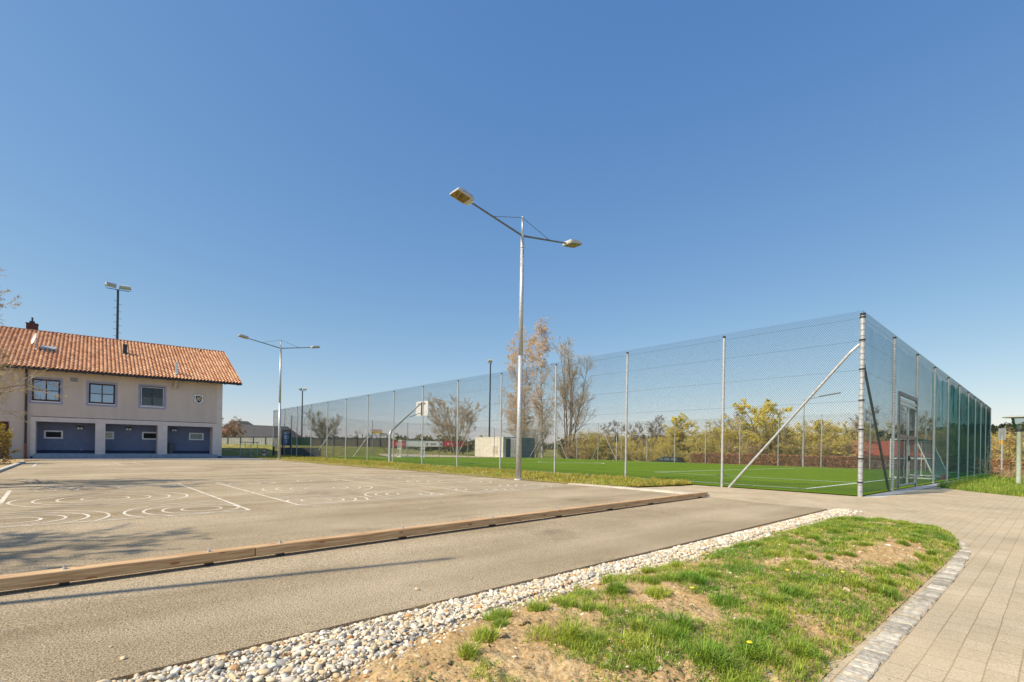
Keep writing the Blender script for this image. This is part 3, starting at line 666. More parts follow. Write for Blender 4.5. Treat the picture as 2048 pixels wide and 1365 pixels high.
# long-bladed tussocks
tus=[(-2.25,-14.2,.13,.16),(-2.0,-14.75,.10,.12),(-1.75,-13.55,.13,.14),(-1.55,-14.1,.10,.1),(-2.4,-13.2,.13,.16),(-1.35,-12.6,.12,.13),(-2.05,-12.9,.14,.14),(-1.1,-12.35,.11,.12),(-2.2,-11.9,.11,.13),(-1.65,-11.9,.12,.12),(-2.5,-15.0,.1,.12)]
for k in range(110): tus.append((rng.uniform(-2.66,-1.1),rng.uniform(-14,-5.8),rng.uniform(.05,.10),rng.uniform(.08,.26)))
for (a,c,hh,rr) in tus:
    n=int(300*rr/.14);q=rng.uniform(0,2*PI,n);r=rr*.42*rng.random(n)**.6;ta=a+r*np.cos(q);sa=c+r*np.sin(q)
    ki=bed_in(ta,sa)|(ta>-2.8)&(sa<-7.4);ta,sa=ta[ki],sa[ki];n=len(ta)
    blades(b,np.stack([sa,ta,bed_z(ta,sa)-.004],1),hh*rng.uniform(.6,1.25,n),rng.uniform(.0024,.0045,n),rng.uniform(.3,1.1,n),0)
o=b.build('grass',M['grass'],frame=True);o.matrix_world=FR;tag(o,kind='stuff')
# dry blades mixed in
b=MB();n=22000;s_=rng.uniform(-16,-5.6,n);t_=rng.uniform(-2.7,-.95,n);k=rng.random(n)<density(t_,s_)*.8+.06;k&=bed_in(t_,s_);s_,t_=s_[k],t_[k];n=len(s_)
blades(b,np.stack([s_,t_,bed_z(t_,s_)],1),rng.uniform(.02,.06,n),rng.uniform(.0018,.003,n),rng.uniform(.5,1.3,n))
o=b.build('dry_grass',M['straw'],frame=True);o.matrix_world=FR;o['kind']='stuff'
# broad weeds and tiny white flowers
b=MB();n=9000;s_=rng.uniform(-14.5,-6.5,n);t_=rng.uniform(-2.6,-1.0,n);k=(fbm(t_*2.6,s_*2.6,3,91)>.50)&bed_in(t_,s_)&(t_<gravel_edge(s_)-.05);s_,t_=s_[k],t_[k];n=len(s_)
P=np.stack([s_,t_,bed_z(t_,s_)+rng.uniform(.008,.04,n)],1);a=rng.uniform(0,2*PI,n);r=rng.uniform(.005,.014,n)
d=np.stack([np.cos(a),np.sin(a),rng.uniform(-.4,.6,n)],1);p=np.stack([-np.sin(a),np.cos(a),rng.uniform(-.4,.4,n)],1)
v=np.stack([P-d*r[:,None],P+p*r[:,None]*.55,P+d*r[:,None],P-p*r[:,None]*.55],1).reshape(-1,3);b.add(v,(np.arange(n)*4)[:,None]+np.arange(4)[None,:])
M['weed']=mat('weed_leaves',(.10,.17,.04),.6,.3,2,island=.4,trans=.2)
o=b.build('weeds',M['weed'],frame=True);o.matrix_world=FR;o['kind']='stuff'
b=MB();n=2600;s_=rng.uniform(-14.2,-7,n);t_=rng.uniform(-2.6,-1.0,n);k=(fbm(t_*2.6,s_*2.6,3,91)>.575)&bed_in(t_,s_)&(t_<gravel_edge(s_)-.08);s_,t_=s_[k],t_[k];n=len(s_)
P=np.stack([s_,t_,bed_z(t_,s_)+rng.uniform(.03,.055,n)],1);r=rng.uniform(.0022,.004,n)[:,None]
ax=np.array([1,0,0]);ay=np.array([0,1,.0])
v=np.stack([P-ax*r,P-ay*r,P+ax*r,P+ay*r,P+Z3*r*.6],1).reshape(-1,3);kk=(np.arange(n)*5)[:,None]
b.add(v,np.concatenate([kk+np.array([[0,1,4]]),kk+np.array([[1,2,4]]),kk+np.array([[2,3,4]]),kk+np.array([[3,0,4]])],0))
o=b.build('small_white_flowers',mat('white_petals',(.75,.74,.78),.7,.05,5),frame=True);o.matrix_world=FR;o['kind']='stuff'
M['dandy']=mat('dandelion_yellow',(.80,.62,.02),.6,.15,90)
for (t,s,lab) in((-2.02,-11.1,'yellow dandelion in the middle of the grassy bed, left of the other open one'),(-2.33,-10.75,'yellow dandelion in the grassy bed nearest the row of setts'),(-1.75,-12.2,'yellow dandelion low in the grass near the pale gravel'),(-2.45,-12.9,'yellow dandelion in the front of the grassy bed')):
    p=W(t,s,float(bed_z(np.array(t),np.array(s))));d=thing('dandelion',lab,'flower',p,'dandelions in the bed')
    b=MB();b.tube(p,p+Z3*.05,.002,.0015,5);b.build('stem',M['weed'],d)
    b=MB();b.lathe(p+Z3*.048,[(0.001,0),(.010,.002),(.016,.008),(.012,.012),(.001,.013)],14);b.build('flower_head',M['dandy'],d)

# verge grass along the near fence and the tall grass right of the gate
def in_poly(px,py,pol):
    r=np.zeros(len(px),bool);j=len(pol)-1
    for i in range(len(pol)):
        xi,yi=pol[i];xj,yj=pol[j]
        c=((yi>py)!=(yj>py))&(px<(xj-xi)*(py-yi)/((yj-yi) or 1e-9)+xi);r^=c;j=i
    return r
n=150000;t_=4.6+44*rng.random(n)**1.6;s_=rng.uniform(-5,.0,n);k=in_poly(t_,s_,stp)&(rng.random(n)<(.12+sm(.38,.54,fbm(t_*.9,s_*1.4,4,61)))*(.35+.65*sm(-4.2,-2.6,s_)));t_,s_=t_[k],s_[k];n=len(t_)
edge=np.array([float(np.interp(x,[p[0] for p in se[::-1]],[p[1] for p in se[::-1]])) for x in t_[:1]])
b=MB();f_=np.clip(t_/20,.8,2.2)
h=rng.uniform(.05,.20,n)*(.25+1.5*fbm(t_*1.8,s_*1.8,3,71))*(.3+.85*sm(-3.9,-1.8,s_))
blades(b,np.stack([s_,t_,zplane(t_,s_)+.01],1),h,rng.uniform(.010,.018,n)*f_,rng.uniform(.15,.8,n))
o=b.build('verge_grass',M['grass_dry'],frame=True);o.matrix_world=FR;o['kind']='stuff'
b=MB();n=14000;t_=4.6+44*rng.random(n)**1.4;s_=rng.uniform(-3.2,-.0,n);k=in_poly(t_,s_,stp)&(fbm(t_*1.1,s_*1.6,3,123)>.5);t_,s_=t_[k],s_[k];n=len(t_)
blades(b,np.stack([s_,t_,zplane(t_,s_)+.01],1),rng.uniform(.08,.22,n),rng.uniform(.008,.014,n),rng.uniform(.2,.8,n))
o=b.build('verge_tufts',M['grass'],frame=True);o.matrix_world=FR;o['kind']='stuff'
gp=[(-.5,8.3),(-.98,7.2),(-1.6,6.2),(-2.86,4.66),(-9,3.9),(-14,4),(-14,39),(-.5,37)]
n=90000;s_=4+33*rng.random(n)**1.7;t_=-.5-13*rng.random(n)**1.3;k=in_poly(t_,s_,gp);t_,s_=t_[k],s_[k];n=len(t_)
b=MB();blades(b,np.stack([s_,t_,zplane(t_,s_)-.04],1),rng.uniform(.10,.30,n)*(.6+.7*fbm(t_*.8,s_*.8,3,15)),rng.uniform(.007,.013,n)*np.clip(s_/9,.9,2),rng.uniform(.1,.8,n))
o=b.build('tall_grass',mat('lush_grass',(.15,.29,.025),.6,.35,1.2,island=.45,trans=.35,col2=(.40,.44,.07)),frame=True);o.matrix_world=FR;o['kind']='stuff'

# ------------------------------------------------------------------ chain link fences
FH=4.89
def mesh_lines(P0,P1,z0,z1,h,p,ratio,r,b,off=.0):
    """two families of diagonal wires between two foot points, h high above the sloping foot line"""
    P0=np.array(P0,float);P1=np.array(P1,float);L=np.linalg.norm(P1-P0);d=(P1-P0)/L;nn=np.array([-d[1],d[0]])
    for sgn in(1,-1):
        x=np.arange(-h*ratio,L+h*ratio,p);xa=x;xb=x+sgn*h*ratio
        dx=xb-xa
        ta=np.clip(np.where(dx>0,(0-xa)/dx,(L-xa)/dx),0,1);tb=np.clip(np.where(dx>0,(L-xa)/dx,(0-xa)/dx),0,1)
        k=tb-ta>.002;ta,tb,xq=ta[k],tb[k],xa[k];dx=dx[k]
        def pt(t):
            xx=xq+dx*t;z=z0+(z1-z0)*xx/L+h*t
            q=P0[None]+d[None]*xx[:,None]+nn[None]*(off+sgn*r*1.1);return np.concatenate([q,z[:,None]],1)
        b.tubes(pt(ta),pt(tb),r,r,3)
def fence(label,a,c,ss_,h,group=None,p=.062,r=.0027,wires=(.07,.2,.36,.52,.69,.85,.975),pr=.04,rings=False,braces=(),wr=.0025,cap=.06,over=.08,skip=()):
    """a, c: (t,s) ends; ss_: distances of posts along it"""
    A=np.array(a,float);C_=np.array(c,float);L=np.linalg.norm(C_-A);d=(C_-A)/L
    w0=W(*a);w1=W(*c);root=thing('chain_link_fence',label,'fence',w0,group)
    zz=lambda x:w0[2]+(w1[2]-w0[2])*x/L
    dd=(w1-w0)[:2]/L
    def at(x,z): return np.array([w0[0]+dd[0]*x,w0[1]+dd[1]*x,zz(x)+z])
    b=MB();mesh_lines(w0[:2],w1[:2],w0[2]+.04,w1[2]+.04,h-.04+over,p,.83,r,b);b.build('wire_mesh',M['wire'],root)
    nn=np.array([-dd[1],dd[0],0])
    for f in wires:
        b=MB();b.tube(at(0,h*f)+nn*.006,at(L,h*f)+nn*.006,wr,wr,4);b.build('tension_wire',M['wire'],root)
    for i,x in enumerate(ss_):
        rr=pr*(1.35 if i==0 and rings else 1)
        b=MB();b.tube(at(x,-.05),at(x,h-cap),rr,rr,12)
        b.tube(at(x,h-cap),at(x,h),rr*1.12,rr*1.12,12,1)
        if rings:
            for q in np.arange(.12,h-.2,.085 if i else .16): b.tubes([at(x,q)],[at(x,q+.014)],rr*1.16,rr*1.16,10,True,2)
            if i==0:
                for q in wires: b.tubes([at(x,q*h)],[at(x,q*h+.035)],rr*1.3,rr*1.3,10,True,1)
        b.build('post',[M['galv'],M['cap'],M['lace']],root,smooth=False)
    for (x0,z0,x1,rr,mm) in braces:
        b=MB();b.tube(at(x1,-.02)+nn*.05,at(x0+(x1-x0)*.06,z0*.985)+nn*.05,rr,rr,10);b.tube(at(x0+(x1-x0)*.06,z0*.985)+nn*.05,at(x0,z0+.14)+nn*.02,rr,rr,10)
        b.build('brace',M[mm],root)
    return root,at
tk=[3.75*k for k in range(1,8)]+[26.25+3.98*(k-7) for k in range(8,15)]
fA,atA=fence('long near court fence running left from the corner post behind the grass verge',(0,0),(tk[-1],0),tk,FH,braces=[(.06,3.92,3.5,.036,'galv')])
sk=[0,3.75,7.5,11.25,15,18.75,22.5,25.9,29.1,32.3,35.9]
fB,atB=fence('right-hand fence of the ball court with corner post, gate and teal wind netting',(0,0),(0,36),sk,FH,r=.0019,rings=True,pr=.042,braces=[(.06,3.75,3.55,.034,'galv_dark'),(35.9,3.2,34.6,.034,'galv')])  # near brace in the darker steel: its shaded side is put into the colour
fk=[3.75*k for k in range(1,14)]
fC,atC=fence('far court fence in front of the brown hedge and yellow shrubs',(0,36),(48.5,36),fk,FH,p=.12,r=.0035,braces=[(36.5,3.3,34.4,.03,'galv'),(36.5,3.3,38.6,.03,'galv'),(45,3.3,43,.03,'galv'),(45,3.3,47,.03,'galv')])
ek=[0.2,4.5,9,13.5,18,22.5,27,31.5,36]
fD,atD=fence('end fence behind the small goal at the left end of the green pitch',(48.5,0),(48.5,36),ek,4.1,p=.12,r=.0035,braces=[(9,2.9,6.8,.03,'galv'),(9,2.9,11.2,.03,'galv_dark'),(4.5,2.9,2.6,.03,'galv'),(22.5,2.9,20.6,.03,'galv'),(36,2.9,33.8,.03,'galv')])
# wind netting on the right-hand fence, hung inside
def netting(x0,x1,z0,z1,amp,mt,seed):
    nx=int((x1-x0)/.12)+2;nz=26;X,Zz=np.meshgrid(np.linspace(x0,x1,nx),np.linspace(0,1,nz),indexing='ij')
    top=z1-.12*fbm(X*.9,X*0,3,seed)-.10*(vnoise(X*3.1,X*0,seed)>.7);z=z0+(top-z0)*Zz
    off=.07+amp*(fbm(X*2.6+z*.35,z*.55,4,seed+3)-.45)*2*(.3+Zz)
    b=MB();v=np.stack([C0[0]+X*V[0]+off*U[0],C0[1]+X*V[1]+off*U[1],zplane(0,X)+z],-1).reshape(-1,3)
    i=(np.arange(nx-1)[:,None]*nz+np.arange(nz-1)).ravel();b.add(v,np.stack([i,i+1,i+nz+1,i+nz],1));b.build('netting',mt,fB,smooth=True)
M['net_light']=netmat('light_ball_net',(.04,.14,.20),.07,.3,0,(.84,.93,.97))
M['net_teal']=netmat('teal_wind_net',(.004,.115,.105),.30,.6,1,(.34,.68,.66))
M['net_mid']=netmat('teal_wind_net_thin',(.01,.13,.15),.16,.5,1,(.60,.84,.88))
netting(.1,10.9,.05,4.78,.03,M['net_light'],3)
netting(11.1,15.5,.05,4.72,.08,M['net_mid'],9)
netting(15.5,35.9,.05,4.78,.10,M['net_teal'],5)
# gate in the right-hand fence
gate=thing('double_gate','tall grey double gate with narrow mesh leaves in the right-hand court fence','gate',atB(4.1,0))
gx0,gx1,gh=4.25,7.1,3.15
def bar(b,p0,p1,w,d_,mi=0):
    p0=np.array(p0);p1=np.array(p1);a=(p1-p0);L=np.linalg.norm(a);a/=L;n1=np.cross(a,Z3 if abs(a[2])<.9 else V3);n1/=np.linalg.norm(n1);n2=np.cross(a,n1);b.box((p0+p1)/2,(a,n1,n2),(L/2,w/2,d_/2),mi)
oo=-U3*.05
b=MB();
for x in(gx0,gx1): bar(b,atB(x,0)+oo,atB(x,gh)+oo,.06,.06)
bar(b,atB(gx0,gh+.0)+oo,atB(gx1,gh)+oo,.06,.12);b.build('gate_frame',M['galv_dark'],gate)
b=MB();bar(b,atB(gx0+.06,gh-.22)+oo,atB(gx1-.06,gh-.22)+oo,.05,.07);b.build('top_rail',M['galv'],gate)
for x0,x1 in((gx0+.08,(gx0+gx1)/2-.03),((gx0+gx1)/2+.03,gx1-.08)):
    b=MB()
    for x in(x0,x1): bar(b,atB(x,.12)+oo,atB(x,gh-.33)+oo,.05,.05)
    for z in(.14,gh-.35): bar(b,atB(x0,z)+oo,atB(x1,z)+oo,.05,.05)
    lf=b.build('gate_leaf',M['galv'],gate)
    b=MB();bar(b,atB(x0,1.75)+oo,atB(x1,1.75)+oo,.06,.12);b.build('mid_rail',mat('rusty_rail',(.30,.22,.19),.6,.2,9),lf)
    b=MB();mesh_lines((atB(x0,0)+oo)[:2],(atB(x1,0)+oo)[:2],atB(x0,.14)[2],atB(x1,.14)[2],gh-.5,.06,.83,.002,b);b.build('wire_mesh',M['wire'],lf)
b=MB();bar(b,atB((gx0+gx1)/2-.05,1.02)-U3*.12,atB((gx0+gx1)/2+.12,1.02)-U3*.12,.03,.03);bar(b,atB((gx0+gx1)/2,.92)-U3*.09,atB((gx0+gx1)/2,1.12)-U3*.09,.05,.03);b.build('handle',M['cap'],gate)

# ------------------------------------------------------------------ lamps and masts
def street_lamp(base,label,group,zz=0):
    L=thing('street_lamp',label,'street lamp',base,group);B=np.array(base,float)
    J=8.87;T_=9.52
    b=MB();b.tube(B-Z3*.1,B+Z3*4.5,.105,.082,18);b.tube(B+Z3*4.5,B+Z3*(J-.45),.082,.066,18);b.tube(B+Z3*(J-.1),B+Z3*T_,.036,.034,12);b.build('pole',M['galv'],L,smooth=True)
    b=MB();b.tube(B+Z3*(J-.45),B+Z3*(J+.02),.078,.06,18);b.build('collar',M['galv'],L);b=MB();b.tube(B+Z3*(T_-.03),B+Z3*(T_+.03),.045,.045,12);b.build('top_cap',M['galv'],L)
    b=MB();b.tube(B-Z3*.02,B+Z3*.035,.17,.16,20);b.build('base_plate',M['concrete'],L)
    for sg in(-1,1):
        d=V3*sg;e=B+Z3*(J+.40)+d*2.32
        b=MB();b.tube(B+Z3*J+d*.05,e,.035,.03,10);b.build('arm',M['galv_dark'],L)
        p=B+Z3*J+d*.05+(e-B-Z3*J-d*.05)*.6
        b=MB();b.tube(B+Z3*T_,p,.010,.010,6);b.build('tie_rod',M['galv_dark'],L)
        ax=(e-B-Z3*J);ax/=np.linalg.norm(ax);sd=np.cross(ax,Z3);sd/=np.linalg.norm(sd);up=np.cross(sd,ax)
        b=MB()
        secs=[(0,.07,.04,.0),(.05,.22,.08,.01),(.12,.245,.12,.03),(.5,.25,.13,.04),(.66,.25,.09,.03),(.70,.24,.03,.0)]
        rings=[]
        for x,hw,hh,o in secs:
            rings+= [e+ax*x+sd*hw*a_+up*(c_) for a_,c_ in((-1,-.035),(-1,.015),(-.9,hh*.85),(-.6,hh),(.6,hh),(.9,hh*.85),(1,.015),(1,-.035))]
        f=[[r*8+i,r*8+(i+1)%8,(r+1)*8+(i+1)%8,(r+1)*8+i] for r in range(5) for i in range(8)]+[list(range(8))[::-1],[40+i for i in range(8)]]
        b.add(rings,f);hd=b.build('lamp_head',M['lampgrey'],L)
        b=MB();b.box(e+ax*.44-up*.043,(ax,sd,up),(.27,.205,.008));b.build('lens',M['tanlens'],hd)
        b=MB()
        for q in(-.10,0,.10): b.box(e+ax*.02+sd*q-up*.03,(ax,sd,up),(.035,.018,.02))
        b.tube(e+ax*.03-sd*.13-up*.02,e+ax*.03+sd*.13-up*.02,.012,.012,8);b.build('bracket',M['white'],hd)
    return L
l1=street_lamp(G(1037,960),'tall grey double-armed street lamp at the yard edge, nearest and biggest, in the middle','double-armed street lamps')
l2=copy_tree(l1);l2.location=Vector(G(558,919));l2['label']='smaller far double-armed street lamp between the clubhouse and the court fence'
# plain pole left of the view: only its shadow lies across the asphalt
SD=np.array([.883,.47]);SD/=np.linalg.norm(SD)
tip=G(925,1115);th_=9.2;pb=np.array([tip[0]-SD[0]*th_,tip[1]-SD[1]*th_,0])
b=MB();b.tube(pb,pb+Z3*th_,.075,.035,12);b.lathe(pb+Z3*th_,[(.001,-.02),(.045,.02),(.001,.09)],10)
tag(b.build('flagpole',M['galv']),'slim bare pole left of the yard that throws the long straight shadow across the asphalt','pole')

def mast(px,ytop,ybase_z,D,label,heads,tilt=0,r=.11,rung=.5,group='floodlight masts'):
    top=PT(px,ytop,D);B=np.array([top[0],top[1],ybase_z]);h=top[2]-ybase_z
    m=thing('floodlight_mast',label,'floodlight mast',B,group)
    rt=np.array([D,-top[0],0.])/math.hypot(D,top[0])
    b=MB();b.tube(B,B+Z3*h,r*1.15,r*.8,8);b.build('pole',M['dark'],m)
    for i,z in enumerate(np.arange(8.5,h-1,rung) if rung else ()):
        sg=1 if i%2 else -1;b=MB();b.tube(B+Z3*z,B+Z3*(z)+rt*sg*(r+.26),.022,.022,5);b.build('rung',M['dark'],m)
    w=heads[0];b=MB();bar(b,B+Z3*(h)-rt*w,B+Z3*(h)+rt*w,.07,.07);b.build('crossbar',M['dark'],m)
    for (x,zz,hw,hh,ang) in heads[1:]:
        c=B+Z3*(h+zz)+rt*x;ca,sa=math.cos(ang),math.sin(ang);fw=np.array([-rt[1],rt[0],0]);a=rt*math.cos(.35)+fw*math.sin(.35)*(1 if x<0 else -.4);a/=np.linalg.norm(a)
        n_=np.cross(a,Z3);u_=Z3*ca+n_*sa;n2=np.cross(a,u_)
        b=MB();poly_=[(-hh*.55,-.16),(-hh*.8,.05),(-hh*.35,.24),(hh*.5,.24),(hh*.8,.0),(hh*.7,-.16)]
        b.prism([c-a*hw+u_*p+n2*q for p,q in poly_],a*2*hw);hd=b.build('floodlight',M['lampgrey'],m)
        b=MB();b.box(c-n2*.165,(a,u_,n2),(hw*.92,hh*.55,.008));b.build('glass',M['tanlens'],hd)
        for e_ in(-1,1):
            b=MB();b.tube(c+a*hw*1.05*e_,c+a*hw*1.05*e_-Z3*zz,.02,.02,5);b.build('bracket',M['dark'],hd)
    return m
mast(236,580,-.2,62,'dark floodlight mast with two big pale heads rising behind the clubhouse roof',[1.15,(-.72,.45,.52,.33,-.4),(.72,.42,.56,.33,.1)],r=.15,rung=.45)
mast(605,782,.7,100,'small far floodlight mast with two dark heads left of the round bare tree',[.5,(-.4,.35,.3,.3,.3),(.45,.4,.3,.35,.9)],r=.14,rung=0)
mast(981,727,-.2,92,'far floodlight mast standing left of the birches behind the concrete shelter',[.3,(-.1,.45,.4,.4,.5)],r=.15,rung=0)

# single-armed lamp beyond the far fence
g=W(11.3,38.5);pt_=PT(1608,800,46.5);B=np.array([pt_[0],pt_[1],-.9]);L=thing('street_lamp','single-armed flat street lamp beyond the far fence, seen behind the corner brace','street lamp',B)
rt=np.array([pt_[1],-pt_[0],0.])/math.hypot(pt_[0],pt_[1])
b=MB();b.tube(B,B+Z3*(pt_[2]+.9),.10,.06,10);b.build('pole',M['galv'],L)
b=MB();b.tube(B+Z3*(pt_[2]+.85),B+Z3*(pt_[2]+1.15)+rt*1.3,.03,.025,8);b.build('arm',M['galv_dark'],L)
b=MB();a=rt*.985+Z3*.17;bar(b,B+Z3*(pt_[2]+1.15)+rt*1.2,B+Z3*(pt_[2]+1.15)+rt*1.2+a*1.75,.28,.09);b.build('lamp_head',M['galv_dark'],L)

# mushroom lamp right
g=G(2037,970);L=thing('park_lamp','mushroom-shaped park lamp on a pale green pole at the right edge','park lamp',g)
b=MB();b.lathe(g,[(.09,0),(.085,.05),(.082,2.18),(.095,2.2),(.095,2.24)],16);b.build('pole',M['palegreenpole'],L,smooth=True)
b=MB();b.lathe(g,[(.12,2.24),(.15,2.27),(.15,2.31),(.10,2.33)],18);b.build('collar',M['dark'],L,smooth=True)
b=MB();b.lathe(g,[(.15,2.33),(.25,2.80)],24);b.build('glass_cone',M['clear'],L,smooth=True)
b=MB();b.lathe(g,[(.001,2.33),(.06,2.33),(.075,2.42),(.06,2.5),(.001,2.52)],14);b.build('bulb',M['bulb'],L,smooth=True)
b=MB();b.lathe(g,[(.25,2.80),(.52,2.82),(.52,2.845),(.30,2.90),(.001,2.93)],28);b.build('cap',M['lampgrey'],L)
lamp2_=copy_tree(L);q=PT(1584,887,66);lamp2_.location=(float(q[0]),float(q[1]),float(q[2]-2.93));lamp2_['label']='small far mushroom-shaped park lamp beyond the hedge, left of the single-armed lamp'
# bus-stop style sign post
g=G(2003,955);L=thing('sign_post','slim grey sign post with a narrow sign and a yellow band near the right edge','sign',g)
D=g[1];k=D/967
b=MB();b.tube(g,g+Z3*(2.45),.045,.045,10);b.build('post',M['galv'],L)
b=MB();b.tube(g+Z3*1.95,g+Z3*2.16,.055,.055,10);b.build('yellow_band',M['orange'],L)
b=MB();b.box(g+Z3*2.55,(np.array([.9,-.43,0]),np.array([.43,.9,0]),Z3),(.13,.02,.30));b.box(g+Z3*2.55,(np.array([.9,-.43,0]),np.array([.43,.9,0]),Z3),(.16,.012,.33),1);b.build('sign_panel',[M['greyc'],M['galv']],L)
# back of a road sign beyond the far fence
p=PT(1233,878,66);B=np.array([p[0],p[1],-1.3]);L=thing('road_sign','back of a dark round road sign on a white post among the far shrubs','sign',B)
b=MB();b.tube(B,B+Z3*(p[2]+1.3+.35),.04,.04,8);b.build('post',M['white'],L)
b=MB();rt=np.array([p[1],-p[0],0.])/math.hypot(p[0],p[1]);fw=np.array([-rt[1],rt[0],0]);
b.prism([B+Z3*(p[2]+1.3)+fw*.05+rt*.30*math.cos(q)+Z3*.48*math.sin(q) for q in np.arange(PI/8,2*PI,PI/4)],fw*.02);b.build('sign_panel',M['dark'],L)
b=MB();bar(b,B+Z3*(p[2]+1.25)-rt*.6,B+Z3*(p[2]+1.25)+rt*.6,.03,.03);b.build('crossbar',M['galv'],L)

# ------------------------------------------------------------------ timber beams on the yard
def beam(p0,p1,label,bolts):
    p0=np.array(p0);p1=np.array(p1);d=p1-p0;L=np.linalg.norm(d);d/=L;nn=np.array([-d[1],d[0],0])
    root=thing('timber_beam',label,'timber beam',p0,'timber beams bounding the yard')
    b=MB();hw,hh,z0=.062,.047,.03
    a=.006;sec=[(-hw+a,-hh),(hw-a,-hh),(hw,-hh+a),(hw,hh-a),(hw-a,hh),(-hw+a,hh),(-hw,hh-a),(-hw,-hh+a)]
    n=40;vs=[]
    for i in range(n+1):
        x=L*i/n;wob=.004*math.sin(x*1.3+p0[0])
        vs+= [(x,q+wob,z+hh) for q,z in sec]
    f=[[r*8+i,r*8+(i+1)%8,(r+1)*8+(i+1)%8,(r+1)*8+i] for r in range(n) for i in range(8)]+[list(range(8))[::-1],[n*8+i for i in range(8)]]
    b.add(vs,f);o=b.build('timber',M['beam'],frame=True);o.parent=root
    o.matrix_local=Matrix(((d[0],nn[0],0,0),(d[1],nn[1],0,0),(0,0,1,z0),(0,0,0,1)));ORG[o]=ORG[root]
    for x in bolts:
        q=p0+d*x
        b=MB();b.lathe(q+Z3*(z0+2*hh),[(.022,0),(.022,.004),(.014,.004),(.014,.014),(.006,.014),(.006,.034),(.001,.034)],10);b.build('bolt',M['galv'],root)
        b=MB();b.box(q+Z3*z0/2,(d,nn,Z3),(.03,.045,z0/2));b.build('foot',M['cap'],root)
e0=G(0,1191);e1=G(1415,994.5);d_=(e1-e0);Lb=np.linalg.norm(d_);d_/=Lb;nn=np.array([-d_[1],d_[0],0]);e0=e0+nn*.062;e1=e1+nn*.062
js=G(514,1122);xs=float((js-e0)@d_)
beam(e0-d_*3.2,e0+d_*(xs-.004),'long spruce timber beam on the yard, front piece running out of the left edge',[3.2+.35,3.2+1.35,1.6,.3])
beam(e0+d_*(xs+.004),e1,'long spruce timber beam on the yard, far piece ending by the pavement',[.25,1.7,3.2,4.7,6.2,7.7,Lb-xs-.3])

# ------------------------------------------------------------------ clubhouse
ab=math.radians(49);VB=np.array([math.sin(ab),math.cos(ab),0]);NB=np.array([VB[1],-VB[0],0]);R0=np.array([*G0(443,913),0.])
def FP(s,z,off=0): return R0+VB*s+NB*off+Z3*z
def F(x,y,off=0):
    r=ray(x,y);o=R0+NB*off;k=(o@NB)/(r@NB);p=r*k;return float((p-R0)@VB),float(p[2]+H)
def fbox(b,s0,s1,z0,z1,o0,o1,mi=0): b.box(FP((s0+s1)/2,(z0+z1)/2,(o0+o1)/2),(VB,NB,Z3),((s1-s0)/2,(o1-o0)/2,(z1-z0)/2),mi)
CL=thing('clubhouse','two-storey mauve clubhouse with terracotta tiled roof and three blue ground-floor alcoves','building',FP(-8,0,-3))
SL,DB=-19.5,13.6
aw=[(-11.2,-8.08),(-7.51,-4.37),(-3.76,-.66)];AT=2.42;AD=1.35
wins=[(-11.42,-9.99,3.82,5.37),(-8.47,-6.99,3.85,5.35),(-5.49,-4.0,3.86,5.42)]
# facade pieces with real openings
b=MB()
def wallpiece(s0,s1,z0,z1,o0=-.3,o1=0): fbox(b,s0,s1,z0,z1,o0,o1)
top=6.35
xs_=[SL]+[v for w in wins for v in w[:2]]+[-.42]
wallpiece(SL,wins[0][0],2.78,top)
for i,w in enumerate(wins):
    wallpiece(w[0],w[1],2.78,w[2]);wallpiece(w[0],w[1],w[3],top)
    nx=wins[i+1][0] if i<2 else -.42
    wallpiece(w[1],nx,2.78,top)
door=(-13.75,-12.47)
wallpiece(SL,door[0],-.25,2.78);wallpiece(door[0],door[1],2.35,2.78);wallpiece(door[1],-11.45,-.25,2.78)
wallpiece(door[0],door[1],-.25,2.35,-.5,-.25)
# sides, back
fbox(b,SL,0,-.25,top,-DB,-DB+.3);fbox(b,-.3,-.004,-.25,top,-DB+.3,-.304);fbox(b,SL,SL+.3,-.25,top,-DB+.3,-.3)
b.build('wall',M['wall'],CL)
b=MB()   # gable
for s in(-.3,SL+.3):
    b.prism([FP(s,top,-.02),FP(s,9.4,-6.8),FP(s,top,-DB+.02)],VB*.29)
b.build('gable',M['wall'],CL)
b=MB()   # proud lower band, pillars and corner strip
fbox(b,-11.45,-.42,AT,2.74,-.3,.03);fbox(b,-.42,.0,-.0,top,-.3,.03)
pill=[(-11.45,aw[0][0])]+[(aw[i][1],aw[i+1][0]) for i in(0,1)]+[(aw[2][1],-.42)]
for s0,s1 in pill: fbox(b,s0,s1,.0,AT,-AD,.03)
fbox(b,SL,-11.95,2.70,2.76,0,.03)
b.build('pillars',M['band'],CL)
b=MB();
for s0,s1 in[(-11.45,aw[0][0])]+[(aw[2][1],.0)]: fbox(b,s0,s1,-.25,0,-.3,.02)
fbox(b,-11.45,0,-.25,.42,-AD-.30,-AD+.02);b.build('plinth',M['navyplinth'],CL)
b=MB();fbox(b,-11.45,-.4,.42,AT+.1,-AD-.3,-AD);fbox(b,-11.45,-.4,AT,AT+.2,-AD,-.3);b.build('alcove_wall',M['blue'],CL)
b=MB();fbox(b,-11.3,-.35,-.25,.14,-AD,.45);fbox(b,-11.2,-.55,.14,.2,-AD,.02);b.build('step',M['step'],CL)
